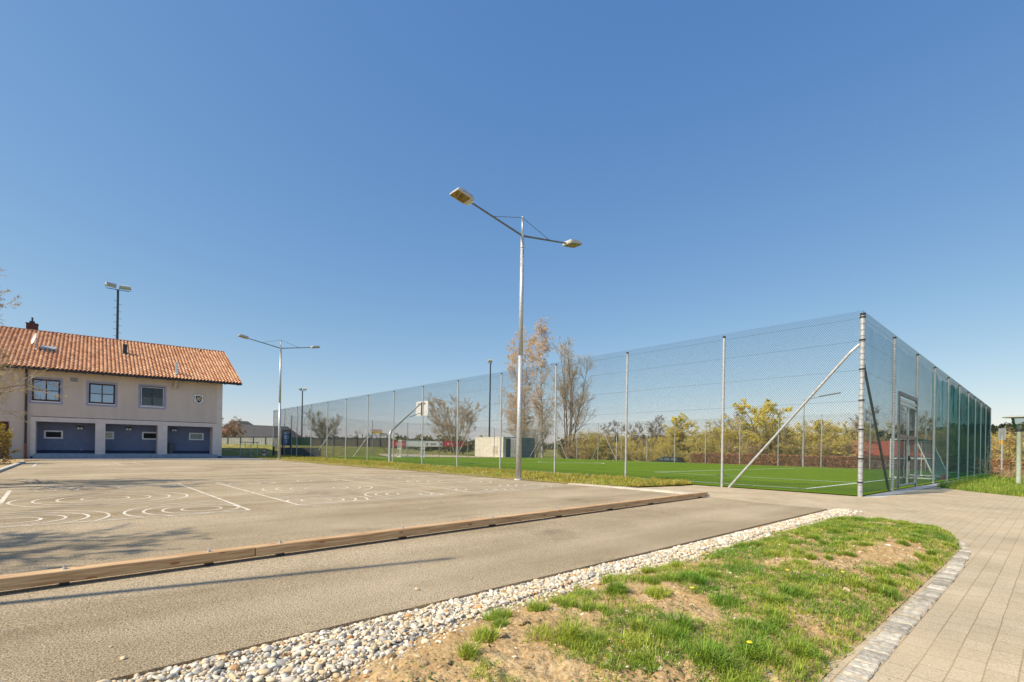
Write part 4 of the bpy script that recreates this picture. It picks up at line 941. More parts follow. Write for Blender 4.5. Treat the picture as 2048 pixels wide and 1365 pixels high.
# upper windows
for i,(s0,s1,z0,z1) in enumerate(wins):
    b=MB();q=.13
    fbox(b,s0-q,s1+q,z1,z1+q,.0,.02);fbox(b,s0-q,s1+q,z0-q-.04,z0,.0,.02);fbox(b,s0-q,s0,z0,z1,.0,.02);fbox(b,s1,s1+q,z0,z1,.0,.02)
    b.build('window_surround',M['trim'],CL)
    b=MB();f=.10 if i<2 else .07;o0,o1=-.16,-.08;mi=0
    fbox(b,s0,s1,z1-f,z1,o0,o1);fbox(b,s0,s1,z0,z0+f+.04,o0,o1);fbox(b,s0,s0+f,z0+f+.04,z1-f,o0,o1);fbox(b,s1-f,s1,z0+f+.04,z1-f,o0,o1)
    sc=(s0+s1)/2;zc=(z0+z1)/2;fbox(b,sc-.035,sc+.035,z0+f+.04,z1-f,o0,o1-.01);fbox(b,s0+f,sc-.035,zc-.025,zc+.025,o0,o1-.012);fbox(b,sc+.035,s1-f,zc-.025,zc+.025,o0,o1-.012)
    wf=b.build('window_frame',M['wood'] if i<2 else M['dark'],CL)
    b=MB();b.add([FP(s0+f,z0+f,-.13),FP(s1-f,z0+f,-.13),FP(s1-f,z1-f,-.13),FP(s0+f,z1-f,-.13)],[[0,1,2,3]]);b.build('pane',M['glass'] if i<2 else M['dimglass'],wf)
    b=MB();n=48;vs=[];fc=[]
    zt_=zc if i<2 else zc+.1
    for k in range(n+1):
        s=s0+f+(s1-s0-2*f)*k/n;o=-.22+.015*math.sin(k*1.15);vs+=[FP(s,z0+.05,o),FP(s,zt_-.03+.02*math.cos(k*.4),o)]
        if k: fc.append([2*k-2,2*k,2*k+1,2*k-1])
    b.add(vs,fc);b.build('curtain',M['curtain'] if i<2 else mat('grey_curtain',(.22,.24,.26),.9,.1,5),wf)
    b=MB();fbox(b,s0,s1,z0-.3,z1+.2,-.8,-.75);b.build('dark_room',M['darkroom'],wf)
    b=MB();fbox(b,s0-.02,s1+.02,z0-.04,z0+.02,-.08,.06);b.build('window_sill',M['white'],CL)
    if i==2:
        b=MB();o0,o1=-.05,.01;g_=.035
        fbox(b,s0+.04,s1-.04,z1-.1,z1-.1+g_,o0,o1);fbox(b,s0+.04,s1-.04,z0+.05,z0+.05+g_,o0,o1);fbox(b,s0+.04,s0+.04+g_,z0+.08,z1-.1,o0,o1);fbox(b,s1-.04-g_,s1-.04,z0+.08,z1-.1,o0,o1)
        b.build('insect_screen',M['white'],wf)
# alcove windows
for (x0,x1,y0,y1,mm) in((88,126,861,878,'darkroom'),(202,228,863,879,'palegreen'),(284,319,864,880,'darkroom'),(378,407,866,881,'frost')):
    s0,z1=F(x0,y0,-AD);s1,z0=F(x1,y1,-AD);f=.10;b=MB()
    fbox(b,s0,s1,z1-f,z1,-AD,-AD+.05);fbox(b,s0,s1,z0,z0+f,-AD,-AD+.05);fbox(b,s0,s0+f,z0+f,z1-f,-AD,-AD+.05);fbox(b,s1-f,s1,z0+f,z1-f,-AD,-AD+.05)
    wf=b.build('alcove_window',M['white'],CL)
    b=MB();fbox(b,s0+f,s1-f,z0+f,z1-f,-AD,-AD+.015);b.build('pane',M[mm],wf)
for (x,y) in((160,855),(257,857),(348,859)):
    s,z=F(x,y,-AD);b=MB();fbox(b,s-.2,s+.2,z-.02,z+.10,-AD,-AD+.06);wl=b.build('wall_lamp',M['dark'],CL)
    b=MB()
    for q in(-.09,.09): b.lathe(FP(s+q,z-.09,-AD+.12),[(.001,-.09),(.07,-.05),(.085,.02),(.06,.09),(.001,.10)],12)
    b.build('lamp_shade',M['bulb'],wl,smooth=True)
s,z=F(163,900,-AD);b=MB();b.lathe(FP(s,z,-AD),[(.001,-.06),(.06,-.04),(.06,.04),(.001,.06)],10);b.build('wall_tap',M['galv'],CL)
# door on the left
b=MB();fbox(b,door[0]+.05,door[1]-.05,-.1,2.3,-.25,-.18);dr=b.build('door',M['dark'],CL)
b=MB()
for z in np.arange(.3,2.2,.28): fbox(b,door[0]+.15,door[1]-.15,z,z+.03,-.18,-.165)
b.build('door_slats',M['galv_dark'],dr)
b=MB();fbox(b,door[1]-.05,door[1],-.1,2.35,-.25,.01);fbox(b,door[0],door[1]-.05,2.3,2.35,-.25,.01);b.build('door_frame',M['copper'],CL)
# vent grille, crest
s,z=F(148,760);b=MB();fbox(b,s-.2,s+.2,z-.15,z+.15,0,.025);vg=b.build('vent_grille',mat('grille_paint',(.36,.33,.31),.7,.05,5),CL)
b=MB();
for q in np.arange(-.11,.12,.055): fbox(b,s-.17,s+.17,z+q-.012,z+q+.012,.025,.04)
b.build('slats',M['greyc'],vg)
s,z=F(397.5,798.5);sc=.40
out=[(-.62,.95),(-.85,.82),(-.72,.45),(-.66,.1),(-.92,-.12),(-.82,-.5),(-.5,-.82),(0,-1.02),(.5,-.82),(.82,-.5),(.92,-.12),(.66,.1),(.72,.45),(.88,.82),(.62,.95),(.3,.82),(0,1.0),(-.3,.82)]
def sh(l,k,o,th_,mi,bb): bb.prism([FP(s+x*sc*k,z+y*sc*k,o) for x,y in l],NB*th_,mi)
b=MB();sh(out,1.07,.0,.015,0,b);cr=b.build('crest',M['dark'],CL)
b=MB();sh(out,1.0,.015,.02,0,b);b.build('crest_border',M['white'],cr)
inn=[(-.55,.62),(.55,.62),(.55,-.1),(.45,-.45),(.2,-.7),(0,-.78),(-.2,-.7),(-.45,-.45),(-.55,-.1)]
b=MB();sh(inn,1.0,.035,.01,0,b);b.build('crest_field',M['cap'],cr)
b=MB();sh([(.32,.6),(.55,.6),(.55,.42),(-.3,-.55),(-.45,-.42),(-.52,-.28)],1,.045,.008,0,b);b.build('crest_band',mat('crest_gold',(.50,.33,.14),.5,.1,9),cr)
b=MB();sh([(-.55,.10),(.55,.0),(.55,-.08),(-.55,.02)],1,.053,.006,0,b);sh([(-.32,.36),(-.2,.46),(-.06,.36),(-.2,.26)],1,.045,.008,0,b);sh([(.05,-.3),(.2,-.18),(.32,-.32),(.14,-.44)],1,.045,.008,0,b);sh([(-.25,.78),(.2,.84),(.2,.74),(-.25,.7)],1,.035,.008,0,b);b.build('crest_marks',M['white'],cr)
# downpipe
b=MB();p=[FP(-11.68,.45,.12),FP(-11.68,5.75,.12),FP(-11.68,6.0,.5)];b.path(p,.065,10);dp=b.build('downpipe',M['pipe'],CL)
b=MB();b.tube(FP(-11.68,-.22,.12),FP(-11.68,.9,.12),.072,.072,10);b.build('downpipe_foot',M['copper'],dp)
b=MB()
for z in(1.0,2.7,4.4): b.tube(FP(-11.68,z,.12),FP(-11.68,z+.05,.12),.085,.085,10)
b.build('pipe_clip',M['pipe'],dp)
# roof: heightfield of interlocking tiles, one island each
ES,RS=.72,-6.8;EZ,RZ=6.17,9.83;SR=1.28
def rz(s): return .0105*(s-1.3)
SLOPE=math.hypot(ES-RS,RZ-EZ);ru=(NB*(RS-ES)+Z3*(RZ-EZ))/SLOPE;rn=np.cross(VB,ru);rn=rn if rn[2]>0 else -rn
def RP(s,u,hn=0): return FP(s,EZ+rz(s),ES)+ru*u+rn*hn
nc_,nr_=int((SR-SL+.3)/.232),23
cw=(SR-SL+.3)/nc_;rl=SLOPE/nr_
prof=[(0,.012),(.10,.045),(.28,.082),(.48,.088),(.66,.058),(.78,.010),(.9,.0),(1.02,.008)]
b=MB();vs=[];fc=[];k=0
base=[]
for i in range(nc_):
    s0=SL-.3+i*cw
    for j in range(nr_):
        jj=rng.normal(0,.0025);u0=j*rl-.02;u1=(j+1)*rl+.03
        for (uu,hn) in((u0,.000),(u0,.062),(u1,.006)):
            for (x,h_) in prof:
                base.append((s0+x*cw,uu,(h_*(1 if uu==u1 or hn else 1))+hn+jj if hn else h_+.004+jj-.0))
        n8=len(prof)
        for r in(0,1):
            for q in range(n8-1): fc.append([k+r*n8+q,k+r*n8+q+1,k+(r+1)*n8+q+1,k+(r+1)*n8+q])
        k+=3*n8
base=np.array(base);o_=FP(0,EZ,ES)
vs=o_[None]+VB[None]*base[:,0:1]+Z3[None]*rz(base[:,0:1])+ru[None]*base[:,1:2]+rn[None]*base[:,2:3]
b.add(vs,np.array(fc));rf=b.build('roof',M['tile'],CL)
# underside board, back slope, verge, ridge
b=MB();bk=lambda s,u:FP(s,RZ+rz(s)-.02,RS)+(-NB*(ES-RS)-Z3*(RZ-EZ))/SLOPE*u
b.add([RP(SL-.3,0,-.05),RP(SR,0,-.05),RP(SR,SLOPE,-.05),RP(SL-.3,SLOPE,-.05)],[[0,1,2,3]])
b.add([bk(SL-.3,0),bk(SR,0),bk(SR,SLOPE),bk(SL-.3,SLOPE)],[[0,1,2,3]]);b.build('roof_boards',M['dwood'],rf)
b=MB()
for j in range(nr_): b.box(RP(SR+.02,(j+.5)*rl,.02),(VB,ru,rn),(.03,rl*.48,.055))
b.build('verge_tiles',M['tile'],rf)
b=MB();n=int((SR-SL)/.38)
for i in range(n):
    s=SL+i*(SR-SL)/n;b.tubes([RP(s,SLOPE+.02,.02)],[RP(s+.37,SLOPE+.02,.03)],.10,.115,10)
b.build('ridge_tiles',mat('ridge_clay',(.22,.09,.05),.8,.2,6),rf)
# eave: gutter and rafter ends
b=MB();gp_=[RP(SL-.3,-.04,-.06)+NB*.03,RP(SR,-.04,-.06)+NB*.03];b.tube(gp_[0],gp_[1],.075,.075,10);b.build('gutter',M['pipe'],CL)
b=MB()
for s in np.arange(SL,SR,.97): b.box(RP(s+.15,.40,-.13),(VB,ru,rn),(.05,.42,.055))
b.build('rafters',M['dwood'],CL)
def roofpt(x,y):
    r=ray(x,y);o=RP(0,0);k=((o-np.array([0,0,H]))@rn)/(r@rn);p=r*k+np.array([0,0,H]);q=p-FP(0,EZ,ES);return float(q@VB),float(q@ru)
# chimney beyond the ridge, roof stack, flue, vents, dish, hatch
s,u=roofpt(65,662);c=FP(s-.08,9.45,RS-.6);b=MB();b.box(c+Z3*.38,(VB,NB,Z3),(.33,.30,.50));ch=b.build('chimney',M['brick'],rf)
b=MB();b.box(c+Z3*.90,(VB,NB,Z3),(.36,.33,.03));b.box(c+Z3*1.02,(VB,NB,Z3),(.15,.15,.09));b.tube(c+Z3*1.05,c+Z3*1.42,.06,.06,10);b.build('chimney_pot',M['dark'],ch)
s,u=roofpt(250,708);p=RP(s,u);b=MB();b.box(p+Z3*.32,(VB,NB,Z3),(.13,.16,.5));b.build('roof_stack',M['dark'],rf)
b=MB();b.box(p+Z3*.32-VB*.145,(VB,NB,Z3),(.012,.16,.48));b.build('stack_flashing',M['lampgrey'],rf)
s,u=roofpt(353,749);p=RP(s,u);b=MB();b.tube(p-Z3*.1,p+Z3*.95,.10,.10,14);b.tube(p+Z3*.93,p+Z3*1.0,.12,.12,14);fl=b.build('flue_pipe',mat('stainless_flue',(.6,.62,.64),.25,.08,7,metal=.8),rf,smooth=False)
b=MB();b.lathe(p,[(.26,.0),(.24,.06),(.13,.12)],14);b.build('flue_collar',M['galv'],fl)
s,z=F(350,772);b=MB();b.path([FP(s,z-.1,.0),FP(s,z-.1,.22),FP(s+.03,z+.15,.34),FP(s+.05,z+.5,.40)],.10,12);b.lathe(FP(s,z-.1,.03)-Z3*.0,[(.001,-.2),(.19,-.14),(.21,0),(.19,.05)],14);b.build('flue_elbow',mat('tan_flue',(.50,.44,.36),.5,.1,7),CL)
s,u=roofpt(401,706);p=RP(s,u);b=MB();b.tube(p-Z3*.05,p+Z3*.22,.07,.07,10);b.tube(p+Z3*.2,p+Z3*.26,.10,.08,10);b.build('vent_pipe',M['brick'],rf)
s,u=roofpt(73,697);p=RP(s,u);b=MB();b.tube(p,p+Z3*.9,.025,.025,8);b.tube(p-Z3*.02,p+Z3*.12,.16,.05,10);b.build('dish_mount',M['galv'],rf)
b=MB();c=p+Z3*.82-VB*.12;ax=(-VB*.93+NB*.28+Z3*.22);ax/=np.linalg.norm(ax);e1_=np.cross(ax,Z3);e1_/=np.linalg.norm(e1_);e2_=np.cross(e1_,ax);vs=[];fc=[]
for k,(r_,h_) in enumerate(((.0,-.09),(.18,-.07),(.34,-.02),(.42,.03))):
    vs+=[c+ax*h_+e1_*r_*math.cos(q)+e2_*r_*math.sin(q) for q in np.arange(20)*PI/10]
    if k: fc+=[[(k-1)*20+i,(k-1)*20+(i+1)%20,k*20+(i+1)%20,k*20+i] for i in range(20)]
b.add(vs,fc);b.build('satellite_dish',M['white'],rf,smooth=True)
s,u=roofpt(98,697);p=RP(s,u);b=MB();b.box(p+rn*.14,(VB,ru,rn),(.42,.25,.06));b.build('roof_hatch',M['galv'],rf)
b=MB();b.box(p+rn*.05-ru*.3,(VB,ru,rn),(.5,.05,.05));b.box(p+rn*.05,(VB,ru,rn),(.38,.22,.05));b.build('hatch_frame',M['dark'],rf)
# ladder grating line under hatch
# litter bin in the third alcove
s,z=F(341,900,-.7);p=FP(s,.2,-.75);B_=thing('litter_bin','dark slatted litter bin standing in the right-hand alcove of the clubhouse','litter bin',p)
b=MB();b.lathe(p,[(.18,0),(.2,.03),(.2,.82),(.17,.84)],16);b.build('body',M['dark'],B_)
b=MB()
for k in range(16):
    q=k*PI/8;b.box(p+np.array([.21*math.cos(q),.21*math.sin(q),.43]),((math.cos(q),math.sin(q),0),(-math.sin(q),math.cos(q),0),(0,0,1)),(.008,.022,.38))
b.build('slats',M['galv_dark'],B_)

# ------------------------------------------------------------------ goals, hoop, boards
root=None
def goal(label,c,wd,ht,d0,d1,dirv,mt,group,net=.10,wheels=False):
    """c centre of the mouth at ground level, dirv horizontal unit vector from mouth to the back"""
    d=np.array([*dirv,0.]);sd=np.array([-d[1],d[0],0]);c=np.array(c,float)
    R=thing('goal',label,'goal',c,group)
    fl=[c-sd*wd/2,c+sd*wd/2]
    b=MB()
    for p in fl: bar(b,p,p+Z3*ht,.08,.08)
    bar(b,fl[0]+Z3*(ht-.04),fl[1]+Z3*(ht-.04),.08,.08);b.build('mouth_frame',M[mt],R)
    for p in fl:
        b=MB();bar(b,p+Z3*(ht-.04),p+Z3*(ht-.04)+d*d0,.05,.06);bar(b,p+Z3*(ht-.04)+d*d0,p+Z3*.04+d*d1,.05,.10);bar(b,p+Z3*.04,p+Z3*.04+d*d1,.06,.08)
        q=d0+(d1-d0)*.5;bar(b,p+Z3*ht*.5,p+Z3*ht*.5+d*q,.05,.06);bar(b,p+d*d0*.55,p+d*d0*.55+Z3*ht*.95,.04,.04);b.build('side_frame',M[mt],R)
    b=MB();bar(b,fl[0]+Z3*.04+d*d1,fl[1]+Z3*.04+d*d1,.06,.06);bar(b,fl[0]+Z3*(ht-.04)+d*d0,fl[1]+Z3*(ht-.04)+d*d0,.05,.05);b.build('back_bar',M[mt],R)
    b=MB();n=int(wd/net);A=[];Bq=[]
    for i in range(n+1):
        p=fl[0]+sd*wd*i/n;A+=[p+Z3*(ht-.05)+d*d0,p+Z3*(ht-.05)];Bq+=[p+Z3*.05+d*d1,p+Z3*(ht-.05)+d*d0]
    m=int(ht/net)
    for i in range(m):
        f=i/m;A.append(fl[0]+Z3*ht*(1-f)+d*(d0+(d1-d0)*f));Bq.append(fl[1]+Z3*ht*(1-f)+d*(d0+(d1-d0)*f))
        for p in fl: A.append(p+Z3*ht*f);Bq.append(p+Z3*ht*f+d*(d1+(d0-d1)*f))
    b.tubes(A,Bq,.005,.005,3);b.build('net',M['white'] if not wheels else mat('blue_grey_net',(.12,.22,.27),.8,.1,4),R)
    if wheels:
        for k in(.25,.75):
            p=fl[0]+sd*wd*(.02+.1*k)+d*(d1+.35)+Z3*.13;b=MB();b.tube(p-sd*.04,p+sd*.04,.13,.13,16);w_=b.build('wheel',M['red'],R)
            b=MB();b.tube(p-sd*.05,p+sd*.05,.05,.05,10);b.build('hub',M['rubber'],w_)
    return R
goal('large white training goal with red wheels just behind the double gate',W(2.3,18.2),4.6,2.05,1.0,1.75,-U,'white',None,.11,True)
gl=G(821,915);goal('small grey-white goal at the far left end of the green pitch',W(46.6,13.2),3.1,2.0,.6,1.0,U,'white',None,.14)
# hoop
g=G(779,927);g=W(*TS(g));H_=thing('basketball_hoop','bent-pole basketball hoop with white backboard seen from behind, beside the near fence','basketball hoop',g)
D=g[1];bt=PT(829,806,D*1.03);p1=PT(781,869,D);p2=PT(784,861,D*1.003)
p1=np.array([g[0],g[1],p1[2]]);hd=(bt-p1);hv=np.array([V[0],V[1],0])
# arm runs along V3 and rises
rise=bt[2]-p1[2];runp=2.35
e=p1+V3*runp+Z3*rise
b=MB();b.path([g,p1,p1+Z3*.28+V3*.12,p1+Z3*.45+V3*.32],.085,14);b.build('pole',M['galv'],H_)
b=MB();b.tube(p1+Z3*.45+V3*.32,e,.075,.06,12);b.build('arm',M['galv'],H_)
bd=e+V3*.12-Z3*.35
b=MB();b.box(bd,(U3,V3,Z3),(.82,.015,.52));bb=b.build('backboard',M['white'],H_)
b=MB()
bar(b,bd-V3*.05+U3*.5+Z3*.36,bd-V3*.05-U3*.5+Z3*.36,.05,.05);bar(b,bd-V3*.05-Z3*.5,bd-V3*.05+Z3*.45,.05,.05);bar(b,p1+Z3*rise*.55+V3*runp*.62,bd-Z3*.30-V3*.04,.04,.04);b.build('bracket',M['galv_dark'],H_)
b=MB();c=bd+V3*.30-Z3*.35;th=np.arange(20)*PI/10;P=[c+V3*.225*math.cos(a)+U3*.225*math.sin(a) for a in th];b.tubes(P,P[1:]+P[:1],.012,.012,6);b.build('rim',M['dark'],H_)
# information board frame left
g=W(50.2,.2);D=g[1];c=PT(572.5,912,50);c=np.array([c[0],c[1],zt(*[np.array(q) for q in TS(c)])]);S_=thing('information_board','dark blue framed notice board on two legs at the left end of the court','notice board',c)
rt=np.array([c[1],-c[0],0.])/math.hypot(c[0],c[1]);k=50/967
hB=PT(572,862,50)[2]-c[2]
b=MB()
for q in(-.36,.36): bar(b,c+rt*q,c+rt*q+Z3*hB,.09,.09)
bar(b,c-rt*.36+Z3*hB,c+rt*.36+Z3*hB,.09,.12);bar(b,c-rt*.36+Z3*(hB*.44),c+rt*.36+Z3*(hB*.44),.08,.08);b.build('frame',M['navy'],S_)
b=MB();fw=np.array([rt[1],-rt[0],0]);b.box(c+Z3*hB*.70,(rt,fw,Z3),(.315,.015,.62));b.build('panel',mat('blue_panel',(.16,.22,.42),.5,.2,3),S_)
b=MB();b.box(c+Z3*hB*.90+fw*.02,(rt,fw,Z3),(.27,.012,.07));b.box(c+Z3*hB*.60+fw*.02,(rt,fw,Z3),(.10,.012,.17));b.box(c+Z3*hB*.76+fw*.02,(rt,fw,Z3),(.22,.011,.2));b.build('poster',mat('pale_poster',(.55,.62,.72),.6,.1,8),S_)
# retaining wall, railing, small things in the shade
def wallseg(name,label,cat,pa,pb,zb,ztp,th_,m,group=None,parent=None):
    a=np.array([pa[0],pa[1],zb]);c=np.array([pb[0],pb[1],zb]);d=c-a;L=np.linalg.norm(d);d/=L;nn=np.array([-d[1],d[0],0]);b=MB();b.box((a+c)/2+Z3*(ztp-zb)/2,(d,nn,Z3),(L/2,th_/2,(ztp-zb)/2))
    o=b.build(name,m,parent)
    if parent is None: tag(o,label,cat,group)
    return o
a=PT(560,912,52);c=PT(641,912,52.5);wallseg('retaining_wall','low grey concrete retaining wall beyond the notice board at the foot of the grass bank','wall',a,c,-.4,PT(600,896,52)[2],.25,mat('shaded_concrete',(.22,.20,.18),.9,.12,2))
R_=thing('railing','thin grey metal railing between the clubhouse corner and the court fence','railing',PT(498,905,46))
a=PT(479,884.5,47);c=PT(518,885.5,45);b=MB();bar(b,a,c,.05,.05);b.build('top_rail',M['galv_dark'],R_)
for f in(.05,.3,.6,.93):
    p=a+(c-a)*f;b=MB();bar(b,np.array([p[0],p[1],-.15]),p,.045,.045);b.build('post',M['galv'],R_)
p=PT(528,905,47);b_=thing('marker_post','short red and white marker post in the shade beside the fence','marker',[p[0],p[1],-.05]);b=MB();b.lathe([p[0],p[1],-.05],[(.17,0),(.14,.25),(.10,.5),(.02,.82)],10);b.build('body',M['white'],b_)
b=MB();b.lathe([p[0],p[1],.17],[(.155,0),(.135,.2)],10);b.lathe([p[0],p[1],.50],[(.105,0),(.07,.14)],10);b.build('red_band',M['red'],b_)
p=PT(547,905,46.5);b_=thing('bollard','dark slim bollard with a white top beside the red and white marker','bollard',[p[0],p[1],-.1]);b=MB();b.lathe([p[0],p[1],-.1],[(.10,0),(.09,.9),(.07,.95)],12);b.build('body',M['dark'],b_)
b=MB();b.lathe([p[0],p[1],.85],[(.09,0),(.12,.08),(.09,.17),(.01,.2)],12);b.build('top',M['white'],b_)
# fences of boards on the far bank
def boards(label,x0,x1,yt,yb,D0,D1,mt,group,n,dark='dark'):
    a=PT(x0,yt,D0);c=PT(x1,yt,D1);zb=min(PT(x0,yb,D0)[2],PT(x1,yb,D1)[2])-.5;R=thing('board_fence',label,'fence',[a[0],a[1],zb],group)
    d=(c-a);d[2]=0;L=np.linalg.norm(d);d/=L;nn=np.array([-d[1],d[0],0]);top=(a[2]+c[2])/2;ztp=lambda q:a[2]+(c[2]-a[2])*q
    b=MB();w=.42;m=int(L/w)
    for i in range(m):
        p=a+d*(i+.5)*L/m;tt=ztp((i+.5)/m)-.08;b.box(np.array([p[0],p[1],(tt+zb)/2]),(d,nn,Z3),(L/m*.46,.02,(tt-zb)/2))
    b.build('boards',mt,R)
    b=MB();bar(b,np.array([a[0],a[1],ztp(0)]),np.array([c[0],c[1],ztp(1)]),.10,.10);b.build('top_rail',M[dark],R)
    for i in range(n+1):
        p=a+d*L*i/n;b=MB();bar(b,np.array([p[0],p[1],zb]),np.array([p[0],p[1],ztp(i/n)]),.11,.11);b.build('post',M['dark'],R)
boards('pale board fence on the bank right behind the clubhouse corner',430,556,874.5,889,80,82,mat('pale_boards',(.55,.52,.46),.85,.1,3),'board fences on the far bank',5)
boards('dark green board fence on the bank behind the notice board',556,620,875.5,889,82,83,mat('green_boards',(.03,.085,.045),.8,.15,3),'board fences on the far bank',3)
boards('grey-brown board fence on the far bank under the round bare tree',620,783,877.5,892,83,86,mat('greybrown_boards',(.25,.21,.17),.85,.12,3),'board fences on the far bank',7)
# banner boards
R=thing('advertising_boards','row of low red and white advertising boards on the far grass bank','advertising boards',PT(783,894,84))
for (x0,x1,mm,marks) in((781,812,'red',((.35,.5),(.7,.9))),(812.4,850,'white',()),(850.4,885,'white',((.08,.16),(.3,.62),(.88,.97))),(885.4,929,'red',((.2,.3),(.35,.5)))):
    a=PT(x0,883,84+(x0-783)*.01);c=PT(x1,882.6,84+(x1-783)*.01);h=.95;d=c-a;d[2]=0;L=np.linalg.norm(d);d/=L;nn=np.array([d[1],-d[0],0])
    b=MB();b.box((a+c)/2-Z3*h/2,(d,nn,Z3),(L/2,.03,h/2));bo=b.build('board',M[mm],R)
    if marks:
        b=MB()
        for i,(f0,f1) in enumerate(marks): b.box(a+d*L*(f0+f1)/2-Z3*h*.5+nn*.04,(d,nn,Z3),(L*(f1-f0)/2,.012,h*(.12 if i%2 else .22)))
        b.build('lettering_blocks',M['greyc'] if mm=='white' else mat('pink_print',(.65,.35,.35),.6,.1,4),bo)
# signboards and goal on the upper field
R=thing('upper_field_goal','distant white goal on the upper field under the yellow sign','goal',PT(753,882,93))
b=MB();a=PT(735,870,93);c=PT(771,870,94);bar(b,a,c,.14,.14);bar(b,a,a-Z3*2.2,.12,.12);bar(b,c,c-Z3*2.2,.12,.12);b.build('mouth_frame',M['white'],R)
b=MB();k=np.array([c[1],-c[0],0])/np.hypot(*c[:2]);back=np.array([0,1.4,0]);A=[];B2=[]
for i in range(24): q=a+(c-a)*i/23;A.append(q);B2.append(q+back-Z3*2.1)
for i in range(10): A.append(a+(back-Z3*2.1)*i/9);B2.append(c+(back-Z3*2.1)*i/9)
b.tubes(A,B2,.015,.015,3);b.build('net',M['white'],R)
def board(label,x0,x1,y0,y1,D,cols,legs=True):
    a=PT(x0,y0,D);c=PT(x1,y1,D);R=thing('sign_board',label,'sign board',[(a[0]+c[0])/2,a[1],.8])
    n=len(cols);h=a[2]-c[2]
    for i,mm in enumerate(cols):
        z1=a[2]-h*i/n;z0=a[2]-h*(i+1)/n;b=MB();b.box([(a[0]+c[0])/2,a[1],(z0+z1)/2],((1,0,0),(0,1,0),(0,0,1)),(abs(c[0]-a[0])/2,.05,(z1-z0)/2-.004));b.build('panel',M[mm] if isinstance(mm,str) else mm,R)
    for x in(a[0]+.3,c[0]-.3): b=MB();b.tube([x,a[1]+.1,.3],[x,a[1]+.1,a[2]],.06,.06,6);b.build('leg',M['dark'],R)
board('plain white sign board on the upper field left of the far goal',711,728,860,868.5,92,['white'])
board('yellow and pale sign board standing over the far goal on the upper field',741,764,859,867.5,96,[mat('pale_red_board',(.5,.36,.33),.6,.2,2),'yellow'])

# ------------------------------------------------------------------ concrete shelter
D=70;K=PT(1006,907,D);zb=.0;ztop=PT(1006,874.5,D)[2]
def along(d,xt):            # length along d from K so that it is seen at pixel column xt
    for L in np.arange(.2,20,.02):
        p=K+d*L
        X=p[0]/p[1]*F0
        if (d is U3 and X<(xt-1024)-3) or (d is V3 and X>(xt-1024)-3): return L
L1=along(U3,953);L2=along(V3,1072);print('shelter',L1,L2)
SH=thing('concrete_shelter','flat-roofed concrete shelter with one pale sunlit wall and an open dark front, under the birches','shelter',K)
def sbox(b,u0,u1,v0,v1,z0,z1): b.box(K*np.array([1,1,0])+U3*(u0+u1)/2+V3*(v0+v1)/2+Z3*(z0+z1)/2,(U3,V3,Z3),((u1-u0)/2,(v1-v0)/2,(z1-z0)/2))
b=MB();sbox(b,0,L1,0,.2,zb-.6,ztop-.12);b.build('side_wall',M['cream'],SH)
b=MB();sbox(b,0,.2,.2,.55,zb-.6,ztop-.15);b.build('pillar',M['cream'],SH)
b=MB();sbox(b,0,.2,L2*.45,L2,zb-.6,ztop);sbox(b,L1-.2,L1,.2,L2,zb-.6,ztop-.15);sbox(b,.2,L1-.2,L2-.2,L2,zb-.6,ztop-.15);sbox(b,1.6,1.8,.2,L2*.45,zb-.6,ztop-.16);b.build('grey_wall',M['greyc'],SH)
b=MB();sbox(b,-.05,L1+.03,-.03,L2*.45-.003,ztop-.12,ztop+.03);b.build('roof_slab',M['cream'],SH)
b=MB();sbox(b,1.2,2.4,-.03,-.003,zb+.1,zb+1.3);b.build('wall_panel',mat('panel_cream',(.56,.50,.41),.9,.1,2),SH)
# ------------------------------------------------------------------ car
D=66;c=PT(1334,920,D);cz=-1.46;CR=thing('parked_car','dark estate car parked beyond the far fence, only its roof showing','car',[c[0],c[1],cz])
d=np.array([-U[0],-U[1],0.])*-1;sd=np.array([-d[1],d[0],0]);o=np.array([c[0],c[1],cz])
zc_=PT(1334,913.5,D)[2]-cz
sx=zc_/1.5
body=[(-2.2,.35),(-2.25,.75),(-2.1,.95),(-1.0,1.0),(-.2,1.02),(1.0,.98),(2.0,.90),(2.25,.6),(2.2,.35)]
cab=[(-2.1,.95),(-1.9,1.35),(-1.5,1.48),(.1,1.5),(.45,1.42),(1.15,1.0)]
b=MB();b.prism([o+d*x*1.05+Z3*z*sx-sd*.85 for x,z in body],sd*1.7);b.build('body',M['car'],CR)
b=MB();b.prism([o+d*x*1.05+Z3*z*sx-sd*.72 for x,z in cab],sd*1.44);b.build('cabin',M['car'],CR)
b=MB()
for q0,q1 in(((-1.85),(-.95)),((-.85),(.0)),((.08),(.85))):
    for s_0 in(-.735,.735): b.prism([o+d*x*1.05+Z3*z*sx+sd*s_0 for x,z in((q0,1.04),(q0+.12,1.38),(min(q1,.42),1.38),(q1,1.04))],sd*.012)
b.prism([o+d*1.05*.5+Z3*1.41*sx-sd*.6,o+d*1.05*1.16+Z3*1.03*sx-sd*.66,o+d*1.05*1.16+Z3*1.03*sx+sd*.66,o+d*1.05*.5+Z3*1.41*sx+sd*.6],Z3*.02+d*.02);b.build('windows',mat('car_glass',(.10,.13,.16),.1,.1,3,spec=.8),CR)
for x in(-1.4,1.4):
    for s_0 in(-.86,.72):
        p=o+d*x*1.05+Z3*.33+sd*s_0;b=MB();b.tube(p,p+sd*.14,.33,.33,18);w_=b.build('wheel',M['rubber'],CR)
        b=MB();b.tube(p-sd*.01,p+sd*.15,.2,.2,12);b.build('rim',M['galv'],w_)

